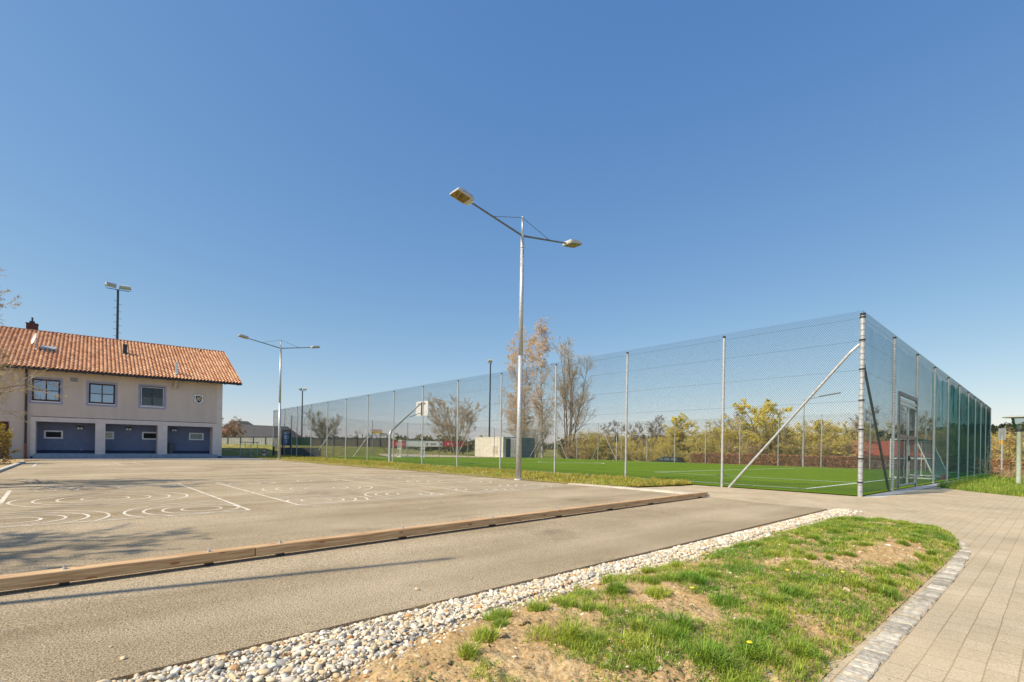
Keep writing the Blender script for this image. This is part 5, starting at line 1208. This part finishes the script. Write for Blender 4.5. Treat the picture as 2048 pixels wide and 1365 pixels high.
# ------------------------------------------------------------------ houses
def house(name,label,cx,D,w,dp,ze,zr,zb,rot,mr,mw,hip=0,windows=(),over=.5):
    c=PT(cx,880,D);R=thing(name,label,'house',[c[0],c[1],zb]);ca,sa=math.cos(rot),math.sin(rot);a=np.array([ca,sa,0]);n_=np.array([-sa,ca,0]);o=np.array([c[0],c[1],0])
    b=MB();b.box(o+Z3*(ze+zb)/2,(a,n_,Z3),(w/2,dp/2,(ze-zb)/2))
    if not hip:
        for s in(-1,1): b.prism([o+a*(w/2-.02)*s-n_*dp/2+Z3*ze,o+a*(w/2-.02)*s+n_*dp/2+Z3*ze,o+a*(w/2-.02)*s+Z3*(zr-.1)],-a*s*.2)
    b.build('wall',mw,R)
    W2,D2=w/2+over,dp/2+over;r0=o+a*(W2-hip)+Z3*zr;r1=o-a*(W2-hip)+Z3*zr;lo=ze-.12
    cs=[o+a*W2-n_*D2+Z3*lo,o+a*W2+n_*D2+Z3*lo,o-a*W2+n_*D2+Z3*lo,o-a*W2-n_*D2+Z3*lo]
    v=[*cs,r0,r1]+[q-Z3*.16 for q in(*cs,r0,r1)]
    b=MB();b.add(v,[[0,4,5,3],[1,2,5,4],[6,9,11,10],[7,10,11,8],[0,3,9,6],[2,1,7,8]]+([[0,1,4],[3,5,2],[6,10,7],[9,8,11]] if hip else [[0,4,10,6],[4,1,7,10],[3,9,11,5],[5,11,8,2]])+([[0,6,7,1],[3,2,8,9]] if hip else []))
    rf=b.build('roof',mr,R)
    for (x,z,ww,hh) in windows:
        p=o+a*x-n_*(dp/2+.03)+Z3*z;b=MB();b.box(p,(a,n_,Z3),(ww/2,.03,hh/2));wf=b.build('window',M['white'],R)
        b=MB();b.box(p-n_*.035,(a,n_,Z3),(ww/2-.08,.01,hh/2-.08));b.build('pane',M['darkroom'],wf)
    return R,o,a,n_,rf
k=lambda y,D:PT(480,y,D)[2]
house('house','dark hipped-roof house behind the weeping tree beside the clubhouse corner',481,118,10,9,k(866,118),k(842.5,118),0,.35,M['darktile'],mat('dark_wall',(.07,.07,.075),.9,.1,3),hip=4)
R,o,a,n_,rf=house('house','low house with an orange-red roof carrying solar panels behind the pale board fence',497,108,8.5,6,k(863.5,108),k(851.5,108),0,-.25,M['redtile'],mat('dim_wall',(.10,.10,.11),.9,.1,3),windows=((-2.8,2.6,1,1),(-1.2,2.6,1,1),(.6,2.6,1,1),(2.2,2.6,1,1)),over=.7)
W2,D2=4.95,3.7;zr=k(851.5,108);ze=k(863.5,108)-.12
b=MB();P_=lambda x,f:o+a*x-n_*D2*(1-f)+Z3*(ze+(zr-ze)*f+.06);b.prism([P_(-.5,.2),P_(3.6,.2),P_(3.6,.85),P_(-.5,.85)],Z3*.05);b.build('solar_panels',M['solar'],rf)
house('house','big dark-roofed house seen through the left end of the court fence',523,100,10,13,k(876,100),k(850.5,100),0,.9,mat('grey_brown_roof',(.10,.09,.085),.8,.2,2),mat('dim_wall2',(.12,.11,.10),.9,.1,3))
D=55;R,o,a,n_,rf=house('garage','low garage with a bright red tiled roof behind the hedge right of the corner post',1782,D,6.4,4,PT(1760,908,D)[2],PT(1760,882,D)[2],-1.5,-.62,M['redtile'],mat('pale_wall',(.42,.40,.36),.9,.08,3),over=.35)

# ------------------------------------------------------------------ trees and shrubs
def unit(a): return a/np.maximum(np.linalg.norm(a,axis=-1,keepdims=True),1e-9)
def grow(rg,P,D,L,nseg,wob,trop):
    n=len(P);pts=np.zeros((n,nseg+1,3));pts[:,0]=P;d=D.copy()
    for i in range(nseg):
        d=unit(d+rg.normal(0,wob,(n,3))+np.array([0,0,trop])/nseg);pts[:,i+1]=pts[:,i]+d*(L/nseg)[:,None]
    return pts
def tree_mesh(seed,H_,stems,levels,r0,lean=.05,spread=0,wob=.08,crown0=.25,base_r=0,leaf=None,shape=None,stemtrop=.25,rmin=.012):
    """levels: list of (children, length ratio, angle, radius ratio, tropism, start)"""
    rg=np.random.default_rng(seed);b=MB();
    P=np.zeros((stems,3));a=rg.uniform(0,2*PI,stems);P[:,0]=np.cos(a)*base_r*rg.random(stems);P[:,1]=np.sin(a)*base_r*rg.random(stems);P[:,2]=-.3
    sp=spread*rg.uniform(.3,1,stems) if stems>1 else np.full(1,lean)
    D=unit(np.stack([np.cos(a)*sp,np.sin(a)*sp,np.ones(stems)],1));L=H_*rg.uniform(.82,1.0,stems);R=np.full(stems,r0)*rg.uniform(.75,1,stems)
    nseg=8;pts=grow(rg,P,D,L,nseg,wob,stemtrop);tips=[]
    for li in range(len(levels)+1):
        n=len(pts);ns=pts.shape[1]-1
        fr=1-np.arange(ns+1)/ns*(.86 if li<2 else .5)
        rr=R[:,None]*fr[None]
        sides=7 if li==0 else (5 if li==1 else 3)
        b.tubes(pts[:,:-1].reshape(-1,3),pts[:,1:].reshape(-1,3),rr[:,:-1].ravel(),rr[:,1:].ravel(),sides,mi=0 if li<2 else 1)
        if li==len(levels): tips=pts;break
        ch,lr,ang,rra,trop,st=levels[li]
        q=rg.uniform(st,1,(n,ch))**.9;x=q*ns;i0=np.minimum(x.astype(int),ns-1);fx=(x-i0)[...,None]
        idx=np.arange(n)[:,None];P=pts[idx,i0]*(1-fx)+pts[idx,i0+1]*fx;d=unit(pts[idx,i0+1]-pts[idx,i0])
        rnd=rg.normal(0,1,(n,ch,3));perp=unit(rnd-(rnd*d).sum(-1,keepdims=True)*d);an=ang*rg.uniform(.7,1.3,(n,ch,1))
        D=unit(d*np.cos(an)+perp*np.sin(an)).reshape(-1,3)
        lfac=(1.15-q*.75) if shape is None else shape(q)
        L=(L[:,None]*lr*lfac*rg.uniform(.6,1.15,(n,ch))).ravel();R=(R[:,None]*(1-q*.8)*rra).ravel().clip(rmin)
        P=P.reshape(-1,3);nseg=5 if li==0 else (4 if li==1 else 3)
        pts=grow(rg,P,D,L,nseg,.13+.03*li,trop)
    lb=None
    if leaf:
        nl,sz,drop=leaf;lb=MB();n=len(tips);pick=rg.integers(0,n,nl);f=rg.random(nl)*(tips.shape[1]-1);i0=f.astype(int);fx=(f-i0)[:,None]
        p=tips[pick,i0]*(1-fx)+tips[pick,i0+1]*fx+rg.normal(0,sz*.8,(nl,3));s=sz*rg.uniform(.5,1.3,nl)[:,None]
        e1=unit(rg.normal(0,1,(nl,3)));e2=unit(np.cross(e1,rg.normal(0,1,(nl,3))));e1[:,2]-=drop;e1=unit(e1)
        v=np.stack([p-e1*s,p+e2*s*.5,p+e1*s,p-e2*s*.5],1).reshape(-1,3);lb.add(v,(np.arange(nl)*4)[:,None]+np.arange(4)[None])
    zm=max(np.quantile(np.concatenate(b.v)[:,2],.999),.1)
    for q in (b,lb):
        if q: q.v=[x*(H_/zm) for x in q.v]
    return b,lb
def tree_thing(name,label,cat,loc,wb,lb,wm,lm,group=None):
    t=thing(name,label,cat,(0,0,0),group);wb.build('branches' if cat!='tree' else 'trunk',wm,t)
    if lb: lb.build('crown' ,lm,t)
    t.location=Vector([float(v) for v in loc]);return t
def ptree(px,ytop,D,zb): 
    p=PT(px,ytop,D);return np.array([p[0],p[1],zb]),p[2]-zb
# birches
loc,h=ptree(1048,652,93,-.9);wb,lb=tree_mesh(11,h,2,[(46,.27,.65,.42,.30,.10),(12,.50,.8,.5,-.5,.05),(8,.62,.7,.7,-1.3,.05)],.22,spread=.10,base_r=.5,wob=.035,leaf=(32000,.075,1.5),stemtrop=.3,rmin=.012)
tree_thing('birch_tree','tall birch full of rusty catkins behind the concrete shelter, left of the pair','tree',loc,wb,lb,[M['birch'],M['twig_pink']],M['leaf_o'],'birch pair by the shelter')
loc,h=ptree(1089,640,90,-.8);wb,lb=tree_mesh(12,h,1,[(60,.22,.6,.40,.35,.16),(12,.48,.7,.5,-.3,.05),(8,.6,.7,.7,-1.1,.05)],.25,lean=-.02,wob=.03,leaf=(9000,.06,1.5),stemtrop=.3,rmin=.012)
tree_thing('birch_tree','tallest birch with white trunk and thin pinkish twigs, right of the shelter','tree',loc,wb,lb,[M['birch'],M['twig_pink']],M['leaf_o'],'birch pair by the shelter')
loc,h=ptree(1140,672,84,-.8);wb,lb=tree_mesh(21,h,5,[(22,.38,.6,.45,.5,.22),(10,.45,.6,.5,.25,.1),(7,.5,.6,.7,.1,.1)],.19,spread=.20,base_r=.5,wob=.04,leaf=(1500,.05,0),stemtrop=.3,rmin=.014)
tree_thing('bare_tree','tall bare tree with several upright stems right of the birches','tree',loc,wb,lb,[M['bark'],M['bark_warm']],M['bark_warm'])
loc,h=ptree(1066,795,88,-.7);wb,lb=tree_mesh(31,h,9,[(12,.42,.7,.5,.1,.1),(8,.5,.7,.55,0,.1),(6,.6,.7,.7,0,.1)],.10,spread=.65,base_r=1.2,wob=.06,leaf=(500,.05,0),rmin=.013)
tree_thing('bare_shrub','dense grey leafless shrub at the foot of the birches','shrub',loc,wb,lb,[M['bark_grey'],M['bark_grey']],M['leaf_g'])
loc,h=ptree(915,790,86,.2);wb,lb=tree_mesh(32,h,13,[(14,.42,.6,.5,.15,.18),(9,.5,.6,.55,.1,.1),(7,.6,.6,.7,0,.1)],.11,spread=.60,base_r=1.0,wob=.05,leaf=(5500,.05,0),rmin=.014)
tree_thing('bare_tree','broad fan-shaped bare tree left of the concrete shelter','tree',loc,wb,lb,[M['bark_grey'],M['bark_warm']],M['leaf_o'])
loc,h=ptree(655,820,88,.9);wb,lb=tree_mesh(33,h,9,[(15,.42,.6,.5,.15,.1),(9,.5,.6,.55,.1,.1),(7,.6,.6,.7,0,.1)],.10,spread=.65,base_r=.6,wob=.05,leaf=(2500,.04,0),rmin=.014)
tree_thing('bare_tree','round-headed bare grey tree behind the left part of the court fence','tree',loc,wb,lb,[M['bark_grey'],M['bark_grey']],M['leaf_g'])
loc,h=ptree(463,832,84,.9);wb,lb=tree_mesh(34,h,4,[(16,.5,1.0,.5,-.2,.3),(11,.7,.8,.5,-1.3,.1),(8,.8,.4,.7,-2,.1)],.14,spread=.4,base_r=.4,wob=.1,leaf=(5000,.045,1),rmin=.014)
tree_thing('weeping_tree','pinkish brown weeping tree beside the clubhouse corner','tree',loc,wb,lb,[M['bark'],mat('weeping_twigs',(.46,.32,.22),.9,.2,3)],mat('weeping_buds',(.50,.33,.22),.8,.2,3,island=.3))
loc,h=ptree(1845,812,58,-1.3);wb,lb=tree_mesh(35,h,3,[(12,.5,.8,.5,.2,.35),(8,.45,.7,.5,.1,.2),(7,.5,.7,.6,0,.2)],.22,spread=.3,base_r=.3,wob=.1,leaf=(2500,.06,0),rmin=.010)
tree_thing('bare_tree','dark crooked bare tree behind the teal net right of the gate','tree',loc,wb,lb,[M['bark'],M['bark']],M['leaf_g'])
# shrubs and small trees beyond the far fence: prototypes, then copies
def proto(seed,kind):
    if kind=='willow': return tree_mesh(seed,6,7,[(15,.5,.8,.5,.15,.1),(10,.5,.8,.55,0,.1),(7,.6,.7,.7,-.1,.1)],.08,spread=.8,base_r=1.4,wob=.09,leaf=(15000,.042,0),rmin=.010)
    if kind=='tree': return tree_mesh(seed,6,2,[(14,.5,.8,.45,.25,.25),(10,.5,.7,.5,.1,.1),(7,.6,.7,.7,.1,.1)],.12,spread=.38,base_r=.4,wob=.08,leaf=(9000,.040,0),rmin=.010)
    if kind=='brown': return tree_mesh(seed,6,9,[(13,.5,.8,.5,.1,.1),(9,.5,.8,.55,0,.1),(6,.6,.7,.7,-.1,.1)],.07,spread=.85,base_r=1.7,wob=.09,leaf=(7000,.06,0),rmin=.008)
    return tree_mesh(seed,6,3,[(14,.42,.7,.45,.35,.2),(10,.5,.7,.5,.1,.1),(7,.6,.7,.7,.1,.1)],.10,spread=.25,base_r=.2,wob=.05,leaf=(600,.04,0),rmin=.009)
PRO={}
mats_={'willow':([M['bark'],M['twig_gold']],M['leaf_y']),'tree':([M['bark'],M['twig_gold']],M['leaf_y']),'brown':([M['bark'],M['bark_warm']],mat('russet_buds',(.50,.37,.13),.8,.3,1.5,island=.35,trans=.2)),'bare':([M['bark'],M['bark']],M['bark'])}
names={'willow':'willow_shrub','tree':'budding_tree','brown':'brown_shrub','bare':'bare_tree'}
spec=[('brown',1160,868,80,1.0,'russet brown thicket at the foot of the tall bare tree'),
('brown',1190,858,78,1.2,'rust-brown rounded thicket right of the tall bare tree'),
('willow',1216,862,74,1.0,'yellow shrub directly left of the road sign'),
('bare',1233,838,84,1.0,'thin bare tree rising behind the road sign'),
('brown',1268,866,76,.9,'dull brown-green thicket right of the road sign'),
('bare',1296,828,84,1.1,'dark bare tree standing above the shrubs between the road sign and the car'),
('bare',1272,842,86,1.0,'smaller dark bare tree left of the one above the car'),
('willow',1302,872,70,.9,'low yellow shrub behind the left end of the parked car'),
('tree',1338,836,72,1.0,'arching yellow-green tree right above the parked car'),
('willow',1352,868,68,1.0,'yellow shrub behind the right end of the parked car'),
('tree',1398,826,70,1.2,'broad yellow-green tree left of the second fence post from the corner'),
('willow',1420,848,66,1.1,'yellow shrub right behind the second fence post from the corner'),
('willow',1455,842,66,1.1,'dense yellow shrub right of the second fence post from the corner'),
('bare',1468,820,80,1.0,'grey bare tree peeping over the shrubs between the posts'),
('tree',1506,800,62,1.1,'yellow-green tree with a crooked trunk, left one of the two tallest'),
('brown',1492,866,62,1.0,'brown twiggy thicket under the crooked-trunked tree'),
('tree',1550,795,63,1.2,'yellow-green tree, right one of the two tallest'),
('willow',1532,862,60,.9,'olive shrub under the right-hand tallest tree'),
('brown',1580,858,60,1.1,'brown thicket crossed by the lower part of the corner brace'),
('willow',1622,840,60,1.0,'olive yellow shrub right of the single-armed lamp'),
('willow',1652,836,60,1.1,'rounded yellow shrub beside the last far post before the corner'),
('brown',1676,862,58,1.0,'russet thicket left of the corner post'),
('willow',1698,850,60,1.0,'yellow shrub just left of the corner post'),
('bare',1708,812,78,1.0,'faint bare tree behind the corner post'),
('willow',1752,850,86,1.0,'olive tree mass behind the red-roofed garage, left part'),
('willow',1790,838,84,1.2,'olive tree mass behind the red-roofed garage, right part'),
('brown',1822,858,60,1.1,'brown thicket seen through the gate'),
('willow',1885,862,56,1.2,'dark olive shrub behind the teal net, left part'),
('brown',1922,852,52,1.2,'brown shrub behind the middle of the teal net'),
('willow',1952,852,50,1.1,'olive shrub behind the right part of the teal net'),
('brown',1994,838,52,1.25,'orange-brown thicket between the court fence end and the sign post'),
('brown',2030,862,50,1.1,'orange-brown thicket behind the mushroom lamp')]
rg=np.random.default_rng(3)
for i,(kind,px,yt,D,wf,lab) in enumerate(spec):
    key=(kind,i%3)
    zb=-1.45;loc,h=ptree(px,yt,D,zb)
    if key not in PRO:
        wb,lb=proto(100+len(PRO)*7,kind);t=tree_thing(names[kind],lab,'tree' if kind in('tree','bare') else 'shrub',(0,0,0),wb,lb,*mats_[kind]);PRO[key]=t
        zmax=max(max(v.co.z for v in c.data.vertices) for c in t.children);t['_h']=zmax
    else: t=copy_tree(PRO[key])
    hm=PRO[key]['_h'];t['label']=lab;t['category']='tree' if kind in('tree','bare') else 'shrub';t['group']='trees and shrubs beyond the far fence'
    t.location=Vector([float(v) for v in loc]);s=h/hm;t.scale=(s*wf*1.2,s*wf*1.2,s);t.rotation_euler=(0,0,float(rg.uniform(0,6.28)))
for t in PRO.values():
    if '_h' in t: del t['_h']
for o_ in bpy.data.objects:
    if '_h' in o_: del o_['_h']
# brown hedge beyond the far fence
def hedge(label,t0,t1,s0,zb,zt_,n,name='beech_hedge'):
    b=MB();L=abs(t1-t0);T=rng.uniform(min(t0,t1),max(t0,t1),n);dep=.55
    f=rng.random(n);S=s0+np.where(f<.6,-dep+np.abs(rng.normal(0,.12,n)),rng.uniform(-dep,dep,n));top=zt_+.16*(fbm(T*1.5,T*0,3,8)-.45)
    Zz=np.where(f>.85,top-np.abs(rng.normal(0,.08,n)),zb+(top-zb)*rng.random(n))
    P=np.stack([C0[0]+T*U[0]+S*V[0],C0[1]+T*U[1]+S*V[1],Zz],1);e1=unit(rng.normal(0,1,(n,3)));e2=unit(np.cross(e1,rng.normal(0,1,(n,3))));s=rng.uniform(.03,.075,n)[:,None]
    v=np.stack([P-e1*s,P+e2*s*.6,P+e1*s,P-e2*s*.6],1).reshape(-1,3);b.add(v,(np.arange(n)*4)[:,None]+np.arange(4)[None])
    R=thing(name,label,'hedge',W(t0,s0,zb));b.build('leaves',M['leaf_b'],R)
    m=int(L*26);T=rng.uniform(min(t0,t1),max(t0,t1),m);S=s0+rng.uniform(-.4,.4,m);P=np.stack([C0[0]+T*U[0]+S*V[0],C0[1]+T*U[1]+S*V[1],np.full(m,zb)],1)
    Q=P+np.stack([rng.normal(0,.25,m),rng.normal(0,.25,m),(zt_-zb)*rng.uniform(.6,1.08,m)],1);b=MB();b.tubes(P,Q,.018,.006,4);b.build('stems',M['bark'],R)
hedge('long clipped brown beech hedge behind the far court fence',26.3,-1,40.3,-1.5,.80,60000)
hedge('brown hedge right of the court beyond the sign post and park lamp',-1.4,-22,40,-.6,.82,26000)
# dry reeds and rose canes by the fence end, yellow shrub at the left kerb
def canes(label,name,c,n,h,r,mt,lean,wd,cat='plant',leafm=None):
    c=np.array(c,float);R=thing(name,label,cat,c);P=c+np.concatenate([rng.normal(0,r*.35,(n,2)),np.zeros((n,1))],1);a=rng.uniform(0,2*PI,n);D=unit(np.stack([np.cos(a)*lean,np.sin(a)*lean,np.ones(n)],1))
    pts=grow(rng,P,D,h*rng.uniform(.5,1,n),6,.10,-1.1*lean);b=MB();b.tubes(pts[:,:-1].reshape(-1,3),pts[:,1:].reshape(-1,3),wd,wd*.7,4);b.build('stems',mt,R)
    if leafm:
        nl=n*14;k=rng.integers(0,n,nl);j=rng.integers(2,7,nl);p=pts[k,j]+rng.normal(0,.05,(nl,3));e1=unit(rng.normal(0,1,(nl,3)));e2=unit(rng.normal(0,1,(nl,3)));s=rng.uniform(.015,.035,nl)[:,None]
        b=MB();b.add(np.stack([p-e1*s,p+e2*s,p+e1*s,p-e2*s],1).reshape(-1,3),(np.arange(nl)*4)[:,None]+np.arange(4)[None]);b.build('leaves',leafm,R)
cane_m=mat('dry_canes',(.42,.27,.16),.8,.25,6)
canes('sprawling clump of dry reddish canes in the tall grass beside the sign post','dry_canes',W(-1.6,23.5,-.2),90,1.5,1.4,cane_m,.75,.011)
canes('second clump of dry canes between the sign post and the park lamp','dry_canes',W(-2.4,19.5,-.2),60,1.0,1.3,cane_m,.8,.009)
canes('thin budding sapling growing against the teal net near its far end','sapling',W(-.5,27,-.2),14,2.0,.5,cane_m,.3,.012,'plant',M['leaf_o'])
p=G(2,930);
def bush(label,c,h,r,n,lm,mt):
    wb,lb=tree_mesh(77,h,10,[(10,.5,.8,.5,.1,.1),(7,.45,.8,.55,0,.2),(4,.5,.7,.6,0,.2)],.02,spread=r,base_r=.3,wob=.1,leaf=(n,.035,0));return tree_thing('forsythia_bush',label,'shrub',c,wb,lb,[mt,mt],lm)
bush('yellow-flowering bush at the left edge in front of the clubhouse door',PT(-12,930,24)*np.array([1,1,0])+Z3*.0,1.95,.42,6000,mat('forsythia_yellow',(.50,.36,.03),.7,.3,2,island=.4,trans=.3),M['bark'])
# bare tree standing left of the view, its twigs reach in and shade the yard
TP=np.array([-14.9,11.0,0.]);wb,lb=tree_mesh(58,6.3,3,[(15,.55,1.0,.42,.25,.30),(9,.52,.8,.5,.15,.2),(8,.55,.7,.6,.1,.1),(5,.5,.6,.7,0,.1)],.17,spread=.28,base_r=.2,wob=.06,leaf=(2500,.02,0),rmin=.004)
tree_thing('bare_tree','bare tree at the left edge whose branch tips hang over the clubhouse roof','tree',TP,wb,lb,[M['bark'],M['bark_warm']],M['leaf_g'])
TP=np.array([-11.4,1.6,0.]);wb,lb=tree_mesh(64,7.0,3,[(14,.5,.9,.42,.25,.35),(10,.5,.8,.5,.15,.2),(8,.55,.7,.6,.1,.1),(5,.5,.6,.7,0,.1)],.15,spread=.25,base_r=.2,wob=.06,leaf=(6000,.03,0),rmin=.0065)
tree_thing('bare_tree','bare tree outside the left edge that casts the twiggy shadow nearest the timber beam','tree',TP,wb,lb,[M['bark'],M['bark_warm']],M['leaf_g'])

# distant woods
def wood(name,az0,az1,d0,d1,zf,h0,h1,n,m):
    """a mass of trees: clumps of leaf-like faces over crowns"""
    rg=np.random.default_rng(hash(name)%1000 if False else len(name));b=MB();az=np.radians(rg.uniform(az0,az1,n));d=rg.uniform(d0,d1,n)
    X,Y=d*np.sin(az),d*np.cos(az);hh=rg.uniform(h0,h1,n);dx=X-C0[0];dy=Y-C0[1];T=dx*U[0]+dy*U[1];S=dx*V[0]+dy*V[1];zb=zt(T,S) if zf is None else np.full(n,zf)
    k=90;q=unit(rg.normal(0,1,(n,k,3)))*rg.uniform(.55,1,(n,k,1))*np.stack([hh*.30,hh*.30,hh*.52],1)[:,None,:]
    c=np.stack([X,Y,zb+hh*.5],1)[:,None,:]+q;c=c.reshape(-1,3);N=len(c);s=(np.repeat(hh,k)*rg.uniform(.05,.10,N))[:,None];e1=unit(rg.normal(0,1,(N,3)));e2=unit(np.cross(e1,rg.normal(0,1,(N,3))))
    b.add(np.stack([c-e1*s,c+e2*s*.7,c+e1*s,c-e2*s*.7],1).reshape(-1,3),(np.arange(N)*4)[:,None]+np.arange(4)[None]);o=b.build(name,m);o['kind']='stuff';return o
wood('forest',41.5,62,430,520,None,7,12,1300,M['leaf_d'])
wood('far_forest',2,42,560,700,None,6,10,900,M['leaf_d'])
mm=mat('winter_woodland',(.17,.14,.08),.95,.35,.05,island=.4)
wood('far_woodland',-40,2,260,420,None,4,7,1100,mm)
wood('woodland',34,50,80,110,-1,3.5,6,70,mat('olive_woodland',(.14,.13,.05),.95,.35,.2,island=.4))
def belt(name,n,m,k=150):
    rg=np.random.default_rng(5);b=MB();az=np.radians(rg.uniform(6.5,38.5,n));d=rg.uniform(96,112,n);X,Y=d*np.sin(az),d*np.cos(az);hh=rg.uniform(4.2,7.2,n)
    P=[];Q=[]
    c=np.stack([X,Y,np.full(n,-1.5)],1);a=rg.uniform(0,2*PI,(n,k));sp=rg.uniform(.05,.75,(n,k));L=hh[:,None]*rg.uniform(.5,1,(n,k))
    D=unit(np.stack([np.cos(a)*sp,np.sin(a)*sp,np.ones((n,k))],-1)).reshape(-1,3);P=np.repeat(c,k,0)+np.stack([np.cos(a)*sp,np.sin(a)*sp,0*a],-1).reshape(-1,3)*.5
    pts=grow(rg,P,D,L.ravel(),4,.16,-.15);b.tubes(pts[:,:-1].reshape(-1,3),pts[:,1:].reshape(-1,3),.022,.016,3)
    N=len(pts)*7;i=rg.integers(0,len(pts),N);j=rg.integers(1,5,N);p=pts[i,j]+rg.normal(0,.28,(N,3));e1=unit(rg.normal(0,1,(N,3)));e2=unit(rg.normal(0,1,(N,3)));q=rg.uniform(.03,.08,N)[:,None]
    b.add(np.stack([p-e1*q,p+e2*q*.6,p+e1*q,p-e2*q*.6],1).reshape(-1,3),(np.arange(N)*4)[:,None]+np.arange(4)[None]);o=b.build(name,m);o['kind']='stuff'
belt('riverside_scrub',95,mat('olive_scrub',(.68,.56,.17),.9,.35,.15,island=.4,trans=.2))
wood('scrub',-26,14,96,112,-.3,2.0,4.0,130,mat('scrub_twigs',(.20,.18,.08),.95,.35,.2,island=.4))

# ------------------------------------------------------------------ light
EL=math.radians(45.5);az=math.atan2(-SD[0],-SD[1])
w=bpy.data.worlds.new('World');scn.world=w;w.use_nodes=True;nt=w.node_tree;bg=nt.nodes['Background'];sky=nt.nodes.new('ShaderNodeTexSky')
sky.sky_type='NISHITA';sky.sun_disc=False;sky.sun_elevation=EL;sky.sun_rotation=az%(2*PI)
sky.altitude=400;sky.air_density=1.0;sky.dust_density=.6;sky.ozone_density=2.0
sp=nt.nodes.new('ShaderNodeSeparateColor');cb=nt.nodes.new('ShaderNodeCombineColor');nt.links.new(sky.outputs[0],sp.inputs[0])
for i,(k,p) in enumerate(((.90,1.0),(1.34,.74),(2.5,.42))):     # the colour response of the photograph's clear sky
    a=nt.nodes.new('ShaderNodeMath');a.operation='POWER';a.inputs[1].default_value=p;m_=nt.nodes.new('ShaderNodeMath');m_.operation='MULTIPLY';m_.inputs[1].default_value=k
    nt.links.new(sp.outputs[i],a.inputs[0]);nt.links.new(a.outputs[0],m_.inputs[0]);nt.links.new(m_.outputs[0],cb.inputs[i])
nt.links.new(cb.outputs[0],bg.inputs[0]);bg.inputs[1].default_value=.12
ld=bpy.data.lights.new('sun','SUN');ld.energy=5.0;ld.angle=math.radians(.53);ld.color=(1,.885,.67);lo=bpy.data.objects.new('sun',ld);COL.objects.link(lo)
ts_=Vector((-SD[0]*math.cos(EL),-SD[1]*math.cos(EL),math.sin(EL)));lo.rotation_euler=ts_.to_track_quat('Z','Y').to_euler();lo.location=(0,0,30)
scn.view_settings.exposure=0.25
